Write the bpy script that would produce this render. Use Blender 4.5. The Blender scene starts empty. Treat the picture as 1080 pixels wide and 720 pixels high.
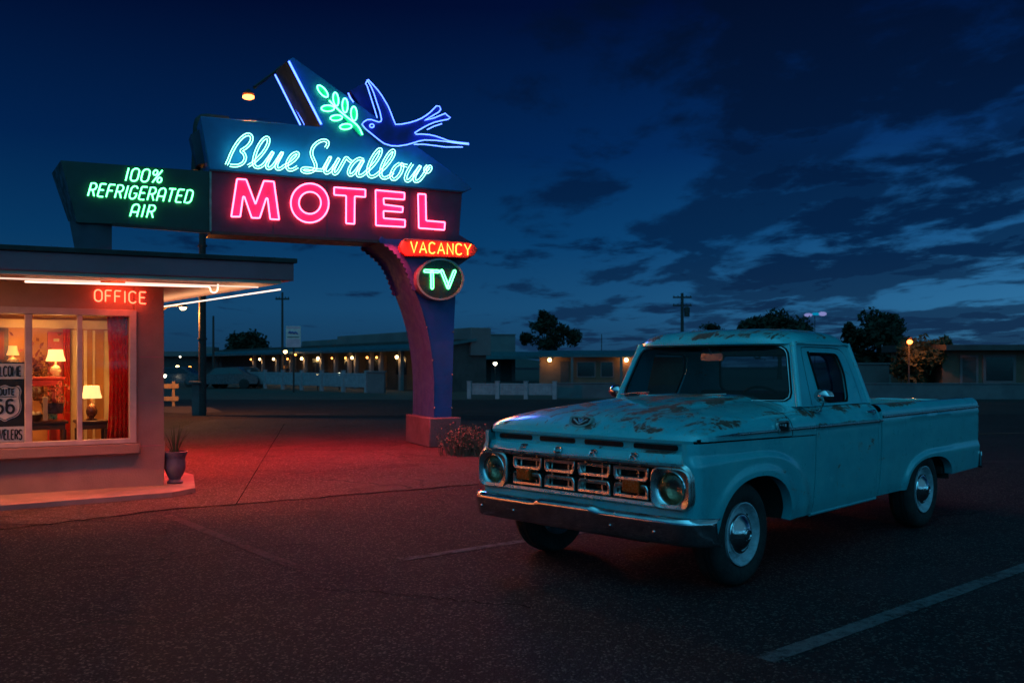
import bpy, bmesh, math, random
from mathutils import Vector, Matrix
random.seed(7)
PI = math.pi
C = bpy.context.scene.collection
scene = bpy.context.scene

# ------------------------------------------------------------------ survey of the place
F, H, HOR = 979.0, 1.46, 385.0        # focal length and horizon (in 1080 px), eye height

def at(px, py, Y):
    return Vector(((px - 540) / F * Y, Y, H - (py - HOR) / F * Y))

def gnd(px, py, z=0.0):
    return at(px, py, F * (H - z) / (py - HOR))

class Frame:
    """upright plane: local x along it, local y behind it, local z up"""
    def __init__(s, X, Y, ang):
        s.o = Vector((X, Y, 0)); s.a = ang
        s.u = Vector((math.cos(ang), math.sin(ang), 0)); s.v = Vector((-math.sin(ang), math.cos(ang), 0))
    def hit(s, px, py, v=0.0):
        d = Vector(((px - 540) / F, 1.0))
        o = s.o + s.v * v
        # t*d = o + u*U
        det = d.x * (-s.u.y) + s.u.x * d.y
        t = (o.x * (-s.u.y) + s.u.x * o.y) / det
        p = Vector((d.x * t, d.y * t))
        U = (p - Vector((o.x, o.y))).dot(Vector((s.u.x, s.u.y)))
        return U, H - (py - HOR) / F * t

# ------------------------------------------------------------------ mesh builder
class MB:
    def __init__(s, tf=None):
        s.v, s.f, s.m, s.tf = [], [], [], tf
        s.cur = 0
    def p(s, q):
        q = tuple(q)
        s.v.append(s.tf(q) if s.tf else q)
        return len(s.v) - 1
    def face(s, idx):
        s.f.append(tuple(idx)); s.m.append(s.cur)
    def poly(s, pts):
        s.face([s.p(q) for q in pts])
    def grid(s, rows, closed=False):
        ids = [[s.p(q) for q in r] for r in rows]
        n = len(ids[0])
        for a, b in zip(ids, ids[1:]):
            for i in range(n if closed else n - 1):
                j = (i + 1) % n
                s.face((a[i], a[j], b[j], b[i]))
        return ids
    def box(s, x0, x1, y0, y1, z0, z1):
        i = [s.p((x, y, z)) for z in (z0, z1) for (x, y) in ((x0, y0), (x1, y0), (x1, y1), (x0, y1))]
        for q in ((0, 3, 2, 1), (4, 5, 6, 7), (0, 1, 5, 4), (1, 2, 6, 5), (2, 3, 7, 6), (3, 0, 4, 7)):
            s.face([i[k] for k in q])
        return s
    def beam(s, a, b, w, h, up=(0, 0, 1)):
        a, b = Vector(a), Vector(b); d = (b - a).normalized(); up = Vector(up)
        if abs(d.dot(up)) > .98: up = Vector((1, 0, 0))
        r = d.cross(up).normalized(); t = r.cross(d)
        i = []
        for c in (a, b):
            for (x, y) in ((-1, -1), (1, -1), (1, 1), (-1, 1)):
                i.append(s.p(c + r * (x * w / 2) + t * (y * h / 2)))
        for q in ((0, 3, 2, 1), (4, 5, 6, 7), (0, 1, 5, 4), (1, 2, 6, 5), (2, 3, 7, 6), (3, 0, 4, 7)):
            s.face([i[k] for k in q])
        return s
    def prism(s, poly, f0, f1):
        """poly 2-D; f0, f1 map (a,b) to the near and far point"""
        A = [s.p(f0(a, b)) for a, b in poly]; B = [s.p(f1(a, b)) for a, b in poly]
        n = len(A)
        s.face(A); s.face(B[::-1])
        for i in range(n):
            j = (i + 1) % n
            s.face((A[i], B[i], B[j], A[j]))
        return s
    def tube(s, pts, r, n=8, closed=False, squash=None, caps=True):
        pts = [Vector(q) for q in pts]
        N = len(pts)
        if N < 2: return s
        rad = r if isinstance(r, (list, tuple)) else [r] * N
        tans = []
        for i in range(N):
            if closed: t = pts[(i + 1) % N] - pts[i - 1]
            else: t = pts[min(i + 1, N - 1)] - pts[max(i - 1, 0)]
            tans.append(t.normalized() if t.length > 1e-9 else Vector((0, 0, 1)))
        t0 = tans[0]
        if squash: ref = Vector(squash[0])
        else: ref = Vector((0, 0, 1)) if abs(t0.z) < .9 else Vector((1, 0, 0))
        rows = []
        nrm = None
        for i in range(N):
            t = tans[i]
            if squash: nrm = (ref - t * ref.dot(t)).normalized()
            elif nrm is None: nrm = (ref - t * ref.dot(t)).normalized()
            else: nrm = (nrm - t * nrm.dot(t)).normalized()
            b = t.cross(nrm)
            k = squash[1] if squash else 1.0
            rows.append([pts[i] + nrm * (math.cos(2 * PI * j / n) * rad[i] * k) + b * (math.sin(2 * PI * j / n) * rad[i]) for j in range(n)])
        if closed: rows.append(None)
        ids = [[s.p(q) for q in rw] for rw in rows if rw]
        if closed: ids.append(ids[0])
        for a, b in zip(ids, ids[1:]):
            for i in range(n):
                j = (i + 1) % n
                s.face((a[i], a[j], b[j], b[i]))
        if not closed and caps:
            s.face(ids[0][::-1]); s.face(ids[-1])
        return s
    def lathe(s, prof, n=24, mp=lambda x, y, h: (x, y, h)):
        rows = []
        for r, h in prof:
            rows.append([mp(r * math.cos(2 * PI * j / n), r * math.sin(2 * PI * j / n), h) for j in range(n)])
        s.grid(rows, closed=True)
        return s
    def ball(s, c, r, n=12, m=8, sc=(1, 1, 1)):
        rows = []
        for i in range(m + 1):
            a = -PI / 2 + PI * i / m
            rows.append([(c[0] + r * sc[0] * max(1e-4, math.cos(a)) * math.cos(2 * PI * j / n), c[1] + r * sc[1] * max(1e-4, math.cos(a)) * math.sin(2 * PI * j / n), c[2] + r * sc[2] * math.sin(a)) for j in range(n)])
        s.grid(rows, closed=True)
        return s
    def ring(s, outer, inner, mp, depth=None):
        """flat frame between two loops of equal count; mp(a,b,d) places it; depth gives it thickness"""
        n = len(outer)
        O0 = [s.p(mp(a, b, 0)) for a, b in outer]; I0 = [s.p(mp(a, b, 0)) for a, b in inner]
        for i in range(n):
            j = (i + 1) % n
            s.face((O0[i], O0[j], I0[j], I0[i]))
        if depth:
            O1 = [s.p(mp(a, b, depth)) for a, b in outer]; I1 = [s.p(mp(a, b, depth)) for a, b in inner]
            for i in range(n):
                j = (i + 1) % n
                s.face((O1[j], O1[i], I1[i], I1[j])); s.face((O0[j], O0[i], O1[i], O1[j])); s.face((I0[i], I0[j], I1[j], I1[i]))
        return s
    def build(s, name, mat, parent=None, smooth=40, bevel=0, loc=None, weld=True, normals=True):
        me = bpy.data.meshes.new(name)
        me.from_pydata(s.v, [], s.f)
        mats = mat if isinstance(mat, (list, tuple)) else [mat]
        for mm in mats: me.materials.append(mm)
        if len(mats) > 1:
            me.polygons.foreach_set('material_index', s.m)
        if weld or normals:
            bm = bmesh.new(); bm.from_mesh(me)
            if weld: bmesh.ops.remove_doubles(bm, verts=bm.verts, dist=1e-5)
            if normals: bmesh.ops.recalc_face_normals(bm, faces=bm.faces)
            bm.to_mesh(me); bm.free()
        if smooth:
            me.polygons.foreach_set('use_smooth', [True] * len(me.polygons))
            me.set_sharp_from_angle(angle=math.radians(smooth))
        me.update()
        o = bpy.data.objects.new(name, me); C.objects.link(o)
        if parent: o.parent = parent
        if loc: o.location = loc
        if bevel:
            b = o.modifiers.new('bevel', 'BEVEL'); b.width = bevel; b.segments = 2; b.limit_method = 'ANGLE'; b.angle_limit = math.radians(40)
            b.harden_normals = False
        return o

def tag(o, label=None, cat=None, group=None, kind=None):
    if label: o['label'] = label
    if cat: o['category'] = cat
    if group: o['group'] = group
    if kind: o['kind'] = kind
    return o

def thing(name, label, cat, loc=(0, 0, 0), rz=0, group=None):
    o = bpy.data.objects.new(name, None); C.objects.link(o)
    o.location = loc; o.rotation_euler = (0, 0, rz); o.empty_display_size = .2
    return tag(o, label, cat, group)

def smoothstep(a, b, x):
    t = max(0, min(1, (x - a) / (b - a))); return t * t * (3 - 2 * t)

def chaikin(pts, n=2, closed=False):
    for _ in range(n):
        out = []
        N = len(pts)
        if not closed: out.append(pts[0])
        for i in range(N if closed else N - 1):
            a, b = pts[i], pts[(i + 1) % N]
            out.append(tuple(a[k] * .75 + b[k] * .25 for k in range(len(a))))
            out.append(tuple(a[k] * .25 + b[k] * .75 for k in range(len(a))))
        if not closed: out.append(pts[-1])
        pts = out
    return pts

def soft(pts, r, closed=False, n=3):
    """round only the corners of a polyline, by radius r"""
    pts = [Vector(q) for q in pts]; N = len(pts); out = []
    for i in range(N):
        if not closed and i in (0, N - 1): out.append(tuple(pts[i])); continue
        a, b, c = pts[i - 1], pts[i], pts[(i + 1) % N]
        d1, d2 = (a - b), (c - b)
        k1, k2 = min(r, d1.length * .45), min(r, d2.length * .45)
        p, q = b + d1.normalized() * k1, b + d2.normalized() * k2
        for j in range(n + 1):
            t = j / n
            out.append(tuple(p * (1 - t) ** 2 + b * 2 * t * (1 - t) + q * t * t))
    return out

def rrect(x0, x1, z0, z1, r, n=5):
    out = []
    for cx, cz, a0 in ((x1 - r, z1 - r, 0), (x0 + r, z1 - r, PI / 2), (x0 + r, z0 + r, PI), (x1 - r, z0 + r, 1.5 * PI)):
        for i in range(n + 1):
            a = a0 + PI / 2 * i / n
            out.append((cx + r * math.cos(a), cz + r * math.sin(a)))
    return out

def rpoly(pts, r, n=5):
    return soft(pts, r, closed=True, n=n)

# ------------------------------------------------------------------ materials
def nodes(name):
    m = bpy.data.materials.new(name); m.use_nodes = True
    nt = m.node_tree; nt.nodes.clear()
    return m, nt, nt.nodes, nt.links

def N(nt, t, **kw):
    n = nt.nodes.new(t)
    for k, v in kw.items():
        if k.startswith('i_'): n.inputs[k[2:].replace('_', ' ')].default_value = v
        else: setattr(n, k, v)
    return n

def c4(c): return (c[0], c[1], c[2], 1)

def mixc(nt, fac, a, b, mode='MIX'):
    n = nt.nodes.new('ShaderNodeMix'); n.data_type = 'RGBA'; n.blend_type = mode
    for s, val in ((0, fac), (6, a), (7, b)):
        if hasattr(val, 'is_linked'): nt.links.new(val, n.inputs[s])
        elif isinstance(val, (int, float)): n.inputs[s].default_value = val
        else: n.inputs[s].default_value = c4(val)
    return n.outputs[2]

def math_(nt, op, a, b=None, clamp=False):
    n = nt.nodes.new('ShaderNodeMath'); n.operation = op; n.use_clamp = clamp
    for i, val in enumerate((a, b)):
        if val is None: continue
        if hasattr(val, 'is_linked'): nt.links.new(val, n.inputs[i])
        else: n.inputs[i].default_value = val
    return n.outputs[0]

def maprange(nt, v, a, b, c=0, d=1):
    n = nt.nodes.new('ShaderNodeMapRange'); n.interpolation_type = 'SMOOTHSTEP'
    nt.links.new(v, n.inputs[0])
    for i, x in enumerate((a, b, c, d)): n.inputs[1 + i].default_value = x
    return n.outputs[0]

def noise(nt, co, scale, detail=4, rough=.55, dist=0, sc=None):
    if sc:
        mp = nt.nodes.new('ShaderNodeMapping'); mp.inputs['Scale'].default_value = sc
        nt.links.new(co, mp.inputs[0]); co = mp.outputs[0]
    n = nt.nodes.new('ShaderNodeTexNoise'); n.inputs['Scale'].default_value = scale
    n.inputs['Detail'].default_value = detail; n.inputs['Roughness'].default_value = rough; n.inputs['Distortion'].default_value = dist
    nt.links.new(co, n.inputs['Vector'])
    return n.outputs['Fac']

def pm(name, c1, c2=None, scale=4, rough=.6, metal=0, bump=0, bscale=60, spec=.5, detail=5, rvar=.12, coat=0, lo=.35, hi=.65, stretch=None):
    """painted, plastered, metal or wooden surface: two tones mottled by noise, with uneven gloss and relief"""
    m, nt, ns, ln = nodes(name)
    out = N(nt, 'ShaderNodeOutputMaterial'); b = N(nt, 'ShaderNodeBsdfPrincipled')
    ln.new(b.outputs[0], out.inputs[0])
    tc = N(nt, 'ShaderNodeTexCoord'); co = tc.outputs['Object']
    if c2 is None: c2 = tuple(x * .75 for x in c1)
    nf = noise(nt, co, scale, detail, sc=stretch)
    ln.new(mixc(nt, maprange(nt, nf, lo, hi), c1, c2), b.inputs['Base Color'])
    n2 = noise(nt, co, scale * 3.1, 4)
    ln.new(maprange(nt, n2, .3, .7, max(.02, rough - rvar), min(1, rough + rvar)), b.inputs['Roughness'])
    b.inputs['Metallic'].default_value = metal
    b.inputs['Specular IOR Level'].default_value = spec
    if coat: b.inputs['Coat Weight'].default_value = coat; b.inputs['Coat Roughness'].default_value = .15
    if bump:
        n3 = noise(nt, co, bscale, 5)
        bp = N(nt, 'ShaderNodeBump'); bp.inputs['Strength'].default_value = bump; bp.inputs['Distance'].default_value = .02
        ln.new(n3, bp.inputs['Height']); ln.new(bp.outputs[0], b.inputs['Normal'])
    return m

def emit(name, col, strength=1.0):
    m, nt, ns, ln = nodes(name)
    out = N(nt, 'ShaderNodeOutputMaterial'); e = N(nt, 'ShaderNodeEmission')
    e.inputs[0].default_value = c4(col); e.inputs[1].default_value = strength
    ln.new(e.outputs[0], out.inputs[0])
    return m

def shade_mat(name, col, em):
    """lamp shade: pleated fabric that glows from the bulb inside it"""
    m, nt, ns, ln = nodes(name)
    out = N(nt, 'ShaderNodeOutputMaterial'); b = N(nt, 'ShaderNodeBsdfPrincipled')
    b.inputs['Base Color'].default_value = c4(col); b.inputs['Roughness'].default_value = .8
    tc = N(nt, 'ShaderNodeTexCoord')
    w = noise(nt, tc.outputs['Object'], 22, 2)
    ln.new(mixc(nt, w, tuple(x * .75 for x in col), col), b.inputs['Emission Color'])
    b.inputs['Emission Strength'].default_value = em
    ln.new(b.outputs[0], out.inputs[0])
    return m

def glass(name, tint=(.85, .9, .9), refl=.06):
    m, nt, ns, ln = nodes(name)
    out = N(nt, 'ShaderNodeOutputMaterial')
    t = N(nt, 'ShaderNodeBsdfTransparent'); t.inputs[0].default_value = c4(tint)
    g = N(nt, 'ShaderNodeBsdfGlossy'); g.inputs['Roughness'].default_value = .03
    g.inputs['Color'].default_value = (1, 1, 1, 1)
    lw = N(nt, 'ShaderNodeLayerWeight'); lw.inputs['Blend'].default_value = .5
    f = math_(nt, 'ADD', math_(nt, 'MULTIPLY', math_(nt, 'POWER', lw.outputs['Facing'], 5.0), .8), refl * .6)
    mx = N(nt, 'ShaderNodeMixShader')
    ln.new(f, mx.inputs[0]); ln.new(t.outputs[0], mx.inputs[1]); ln.new(g.outputs[0], mx.inputs[2])
    ln.new(mx.outputs[0], out.inputs[0])
    return m

def truck_paint():
    m, nt, ns, ln = nodes('teal_truck_paint')
    out = N(nt, 'ShaderNodeOutputMaterial'); b = N(nt, 'ShaderNodeBsdfPrincipled')
    ln.new(b.outputs[0], out.inputs[0])
    tc = N(nt, 'ShaderNodeTexCoord'); co = tc.outputs['Object']
    fade = noise(nt, co, 2.2, 6, .6)
    base = mixc(nt, maprange(nt, fade, .35, .7), (.028, .42, .48), (.06, .50, .54))
    chalk = noise(nt, co, 9, 6, .7, .6)
    base = mixc(nt, maprange(nt, chalk, .54, .76, 0, .55), base, (.24, .52, .53))
    grime = noise(nt, co, 5, 6, .65, .2, (1, 1, .35))
    base = mixc(nt, maprange(nt, grime, .55, .85, 0, .5), base, (.03, .17, .18))
    # rust: broad patches on the sheet metal that weather and polish wore through (hood, roof, rails), flecks elsewhere
    geo = N(nt, 'ShaderNodeNewGeometry')
    sx = N(nt, 'ShaderNodeSeparateXYZ'); ln.new(geo.outputs['Normal'], sx.inputs[0])
    up = maprange(nt, sx.outputs[2], .35, .85)
    r1 = noise(nt, co, 3.6, 8, .68, .8, (.55, 1, 1))
    r2 = noise(nt, co, 11, 6, .65, .5)
    thr = math_(nt, 'ADD', math_(nt, 'MULTIPLY', r1, .75), math_(nt, 'MULTIPLY', r2, .25))
    thr = math_(nt, 'ADD', thr, math_(nt, 'MULTIPLY', up, .115))
    rm = maprange(nt, thr, .622, .664)
    edge = maprange(nt, thr, .600, .628)
    rc = noise(nt, co, 40, 5, .7)
    rust = mixc(nt, maprange(nt, rc, .3, .7), (.060, .024, .018), (.17, .075, .05))
    col = mixc(nt, math_(nt, 'MULTIPLY', edge, .5), base, (.22, .30, .27))
    col = mixc(nt, rm, col, rust)
    ln.new(col, b.inputs['Base Color'])
    rr = maprange(nt, chalk, .3, .8, .26, .50)
    rn = N(nt, 'ShaderNodeMix'); ln.new(rm, rn.inputs[0]); ln.new(rr, rn.inputs[2]); rn.inputs[3].default_value = .8
    ln.new(rn.outputs[0], b.inputs['Roughness'])
    b.inputs['Specular IOR Level'].default_value = .5
    ct = N(nt, 'ShaderNodeMix'); ln.new(rm, ct.inputs[0]); ct.inputs[2].default_value = 1.0; ct.inputs[3].default_value = .05; ln.new(ct.outputs[0], b.inputs['Coat Weight'])
    ln.new(maprange(nt, chalk, .35, .75, .06, .22), b.inputs['Coat Roughness'])
    dn = noise(nt, co, 2.4, 4, .6)
    fn = noise(nt, co, 160, 3)
    hh = math_(nt, 'ADD', dn, math_(nt, 'MULTIPLY', fn, .03))
    bp = N(nt, 'ShaderNodeBump'); bp.inputs['Strength'].default_value = .20; bp.inputs['Distance'].default_value = .035
    ln.new(hh, bp.inputs['Height']); ln.new(bp.outputs[0], b.inputs['Normal'])
    return m

def asphalt(name, c1, c2, speck, crack=True, sc=1.0, paint=None, lo=.6, hi=.78):
    m, nt, ns, ln = nodes(name)
    out = N(nt, 'ShaderNodeOutputMaterial'); b = N(nt, 'ShaderNodeBsdfPrincipled')
    ln.new(b.outputs[0], out.inputs[0])
    tc = N(nt, 'ShaderNodeTexCoord'); co = tc.outputs['Object']
    big = noise(nt, co, .35, 6, .6)
    mid = noise(nt, co, 3.0, 6, .6)
    col = mixc(nt, maprange(nt, big, .35, .65), c1, c2)
    col = mixc(nt, maprange(nt, mid, .4, .75, 0, .5), col, tuple(x * .55 for x in c1))
    vor = N(nt, 'ShaderNodeTexVoronoi'); vor.inputs['Scale'].default_value = 85 * sc; ln.new(co, vor.inputs['Vector'])
    sepc = N(nt, 'ShaderNodeSeparateColor'); ln.new(vor.outputs['Color'], sepc.inputs[0])
    st = maprange(nt, sepc.outputs[0], .78, .99, 0, .75)
    col = mixc(nt, st, col, speck)
    blot = noise(nt, co, .9, 5, .55, .4)
    col = mixc(nt, maprange(nt, blot, .58, .70, 0, .55), col, tuple(x * .45 for x in c1))
    patch = noise(nt, co, .16, 3, .5, .2)
    col = mixc(nt, maprange(nt, patch, .55, .565, 0, .35), col, tuple(x * 1.5 for x in c2))
    fine = noise(nt, co, 90 * sc, 4, .7)
    col = mixc(nt, maprange(nt, fine, .3, .6, .75, 0), col, tuple(x * .35 for x in c1))
    hgt = math_(nt, 'ADD', math_(nt, 'MULTIPLY', vor.outputs['Distance'], -1.2), fine)
    if crack:
        wv = noise(nt, co, 1.3, 5, .6)
        ad = N(nt, 'ShaderNodeVectorMath'); ad.operation = 'MULTIPLY_ADD'
        cb = N(nt, 'ShaderNodeCombineXYZ'); ln.new(wv, cb.inputs[0]); ln.new(mid, cb.inputs[1])
        ln.new(cb.outputs[0], ad.inputs[0]); ad.inputs[1].default_value = (1.2, .5, 0); ln.new(co, ad.inputs[2])
        v2 = N(nt, 'ShaderNodeTexVoronoi'); v2.feature = 'DISTANCE_TO_EDGE'; v2.inputs['Scale'].default_value = .28
        ln.new(ad.outputs[0], v2.inputs['Vector'])
        cm = maprange(nt, v2.outputs['Distance'], 0, .006, 1, 0)
        cm = math_(nt, 'MULTIPLY', cm, maprange(nt, big, .42, .58))
        col = mixc(nt, math_(nt, 'MULTIPLY', cm, .8), col, (.008, .008, .008))
        hgt = math_(nt, 'SUBTRACT', hgt, math_(nt, 'MULTIPLY', cm, 1.5))
    if paint:   # road paint worn down to the stones
        w1 = noise(nt, co, 13, 7, .7); w2 = noise(nt, co, 1.7, 4)
        t = math_(nt, 'ADD', math_(nt, 'MULTIPLY', w1, .6), math_(nt, 'MULTIPLY', w2, .35))
        t = math_(nt, 'ADD', t, math_(nt, 'MULTIPLY', fine, .4))
        pc = mixc(nt, maprange(nt, fine, .35, .6, .6, 0), paint, tuple(x * .35 for x in paint))
        col = mixc(nt, maprange(nt, t, lo, hi), pc, col)
    ln.new(col, b.inputs['Base Color'])
    b.inputs['Roughness'].default_value = .78
    b.inputs['Specular IOR Level'].default_value = .16
    bp = N(nt, 'ShaderNodeBump'); bp.inputs['Strength'].default_value = .9; bp.inputs['Distance'].default_value = .014
    ln.new(hgt, bp.inputs['Height']); ln.new(bp.outputs[0], b.inputs['Normal'])
    return m

def worn_line(name, paint, under, lo=.60, hi=.78):
    m, nt, ns, ln = nodes(name)
    out = N(nt, 'ShaderNodeOutputMaterial'); b = N(nt, 'ShaderNodeBsdfPrincipled')
    ln.new(b.outputs[0], out.inputs[0])
    tc = N(nt, 'ShaderNodeTexCoord'); co = tc.outputs['Object']
    n1 = noise(nt, co, 14, 8, .7); n2 = noise(nt, co, 90, 3, .7); n3 = noise(nt, co, 1.6, 4)
    t = math_(nt, 'ADD', math_(nt, 'MULTIPLY', n1, .6), math_(nt, 'MULTIPLY', n2, .4))
    t = math_(nt, 'ADD', t, math_(nt, 'MULTIPLY', n3, .35))
    col = mixc(nt, maprange(nt, t, lo, hi), paint, under)
    ln.new(col, b.inputs['Base Color']); b.inputs['Roughness'].default_value = .8
    bp = N(nt, 'ShaderNodeBump'); bp.inputs['Strength'].default_value = .4; bp.inputs['Distance'].default_value = .01
    ln.new(n2, bp.inputs['Height']); ln.new(bp.outputs[0], b.inputs['Normal'])
    return m

def cloth(name, c1, c2):
    m, nt, ns, ln = nodes(name)
    out = N(nt, 'ShaderNodeOutputMaterial')
    d = N(nt, 'ShaderNodeBsdfDiffuse'); t = N(nt, 'ShaderNodeBsdfTranslucent')
    tc = N(nt, 'ShaderNodeTexCoord')
    nf = noise(nt, tc.outputs['Object'], 16, 5, .7)
    c = mixc(nt, maprange(nt, nf, .45, .68), c1, c2)
    ln.new(c, d.inputs[0]); ln.new(c, t.inputs[0])
    mx = N(nt, 'ShaderNodeMixShader'); mx.inputs[0].default_value = .55
    ln.new(d.outputs[0], mx.inputs[1]); ln.new(t.outputs[0], mx.inputs[2]); ln.new(mx.outputs[0], out.inputs[0])
    return m

def leafmat(name, c1, c2):
    m, nt, ns, ln = nodes(name)
    out = N(nt, 'ShaderNodeOutputMaterial'); b = N(nt, 'ShaderNodeBsdfPrincipled')
    ln.new(b.outputs[0], out.inputs[0])
    tc = N(nt, 'ShaderNodeTexCoord')
    nf = noise(nt, tc.outputs['Object'], 1.4, 3)
    ln.new(mixc(nt, maprange(nt, nf, .3, .7), c1, c2), b.inputs['Base Color'])
    b.inputs['Roughness'].default_value = .7; b.inputs['Specular IOR Level'].default_value = .2
    return m

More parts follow.
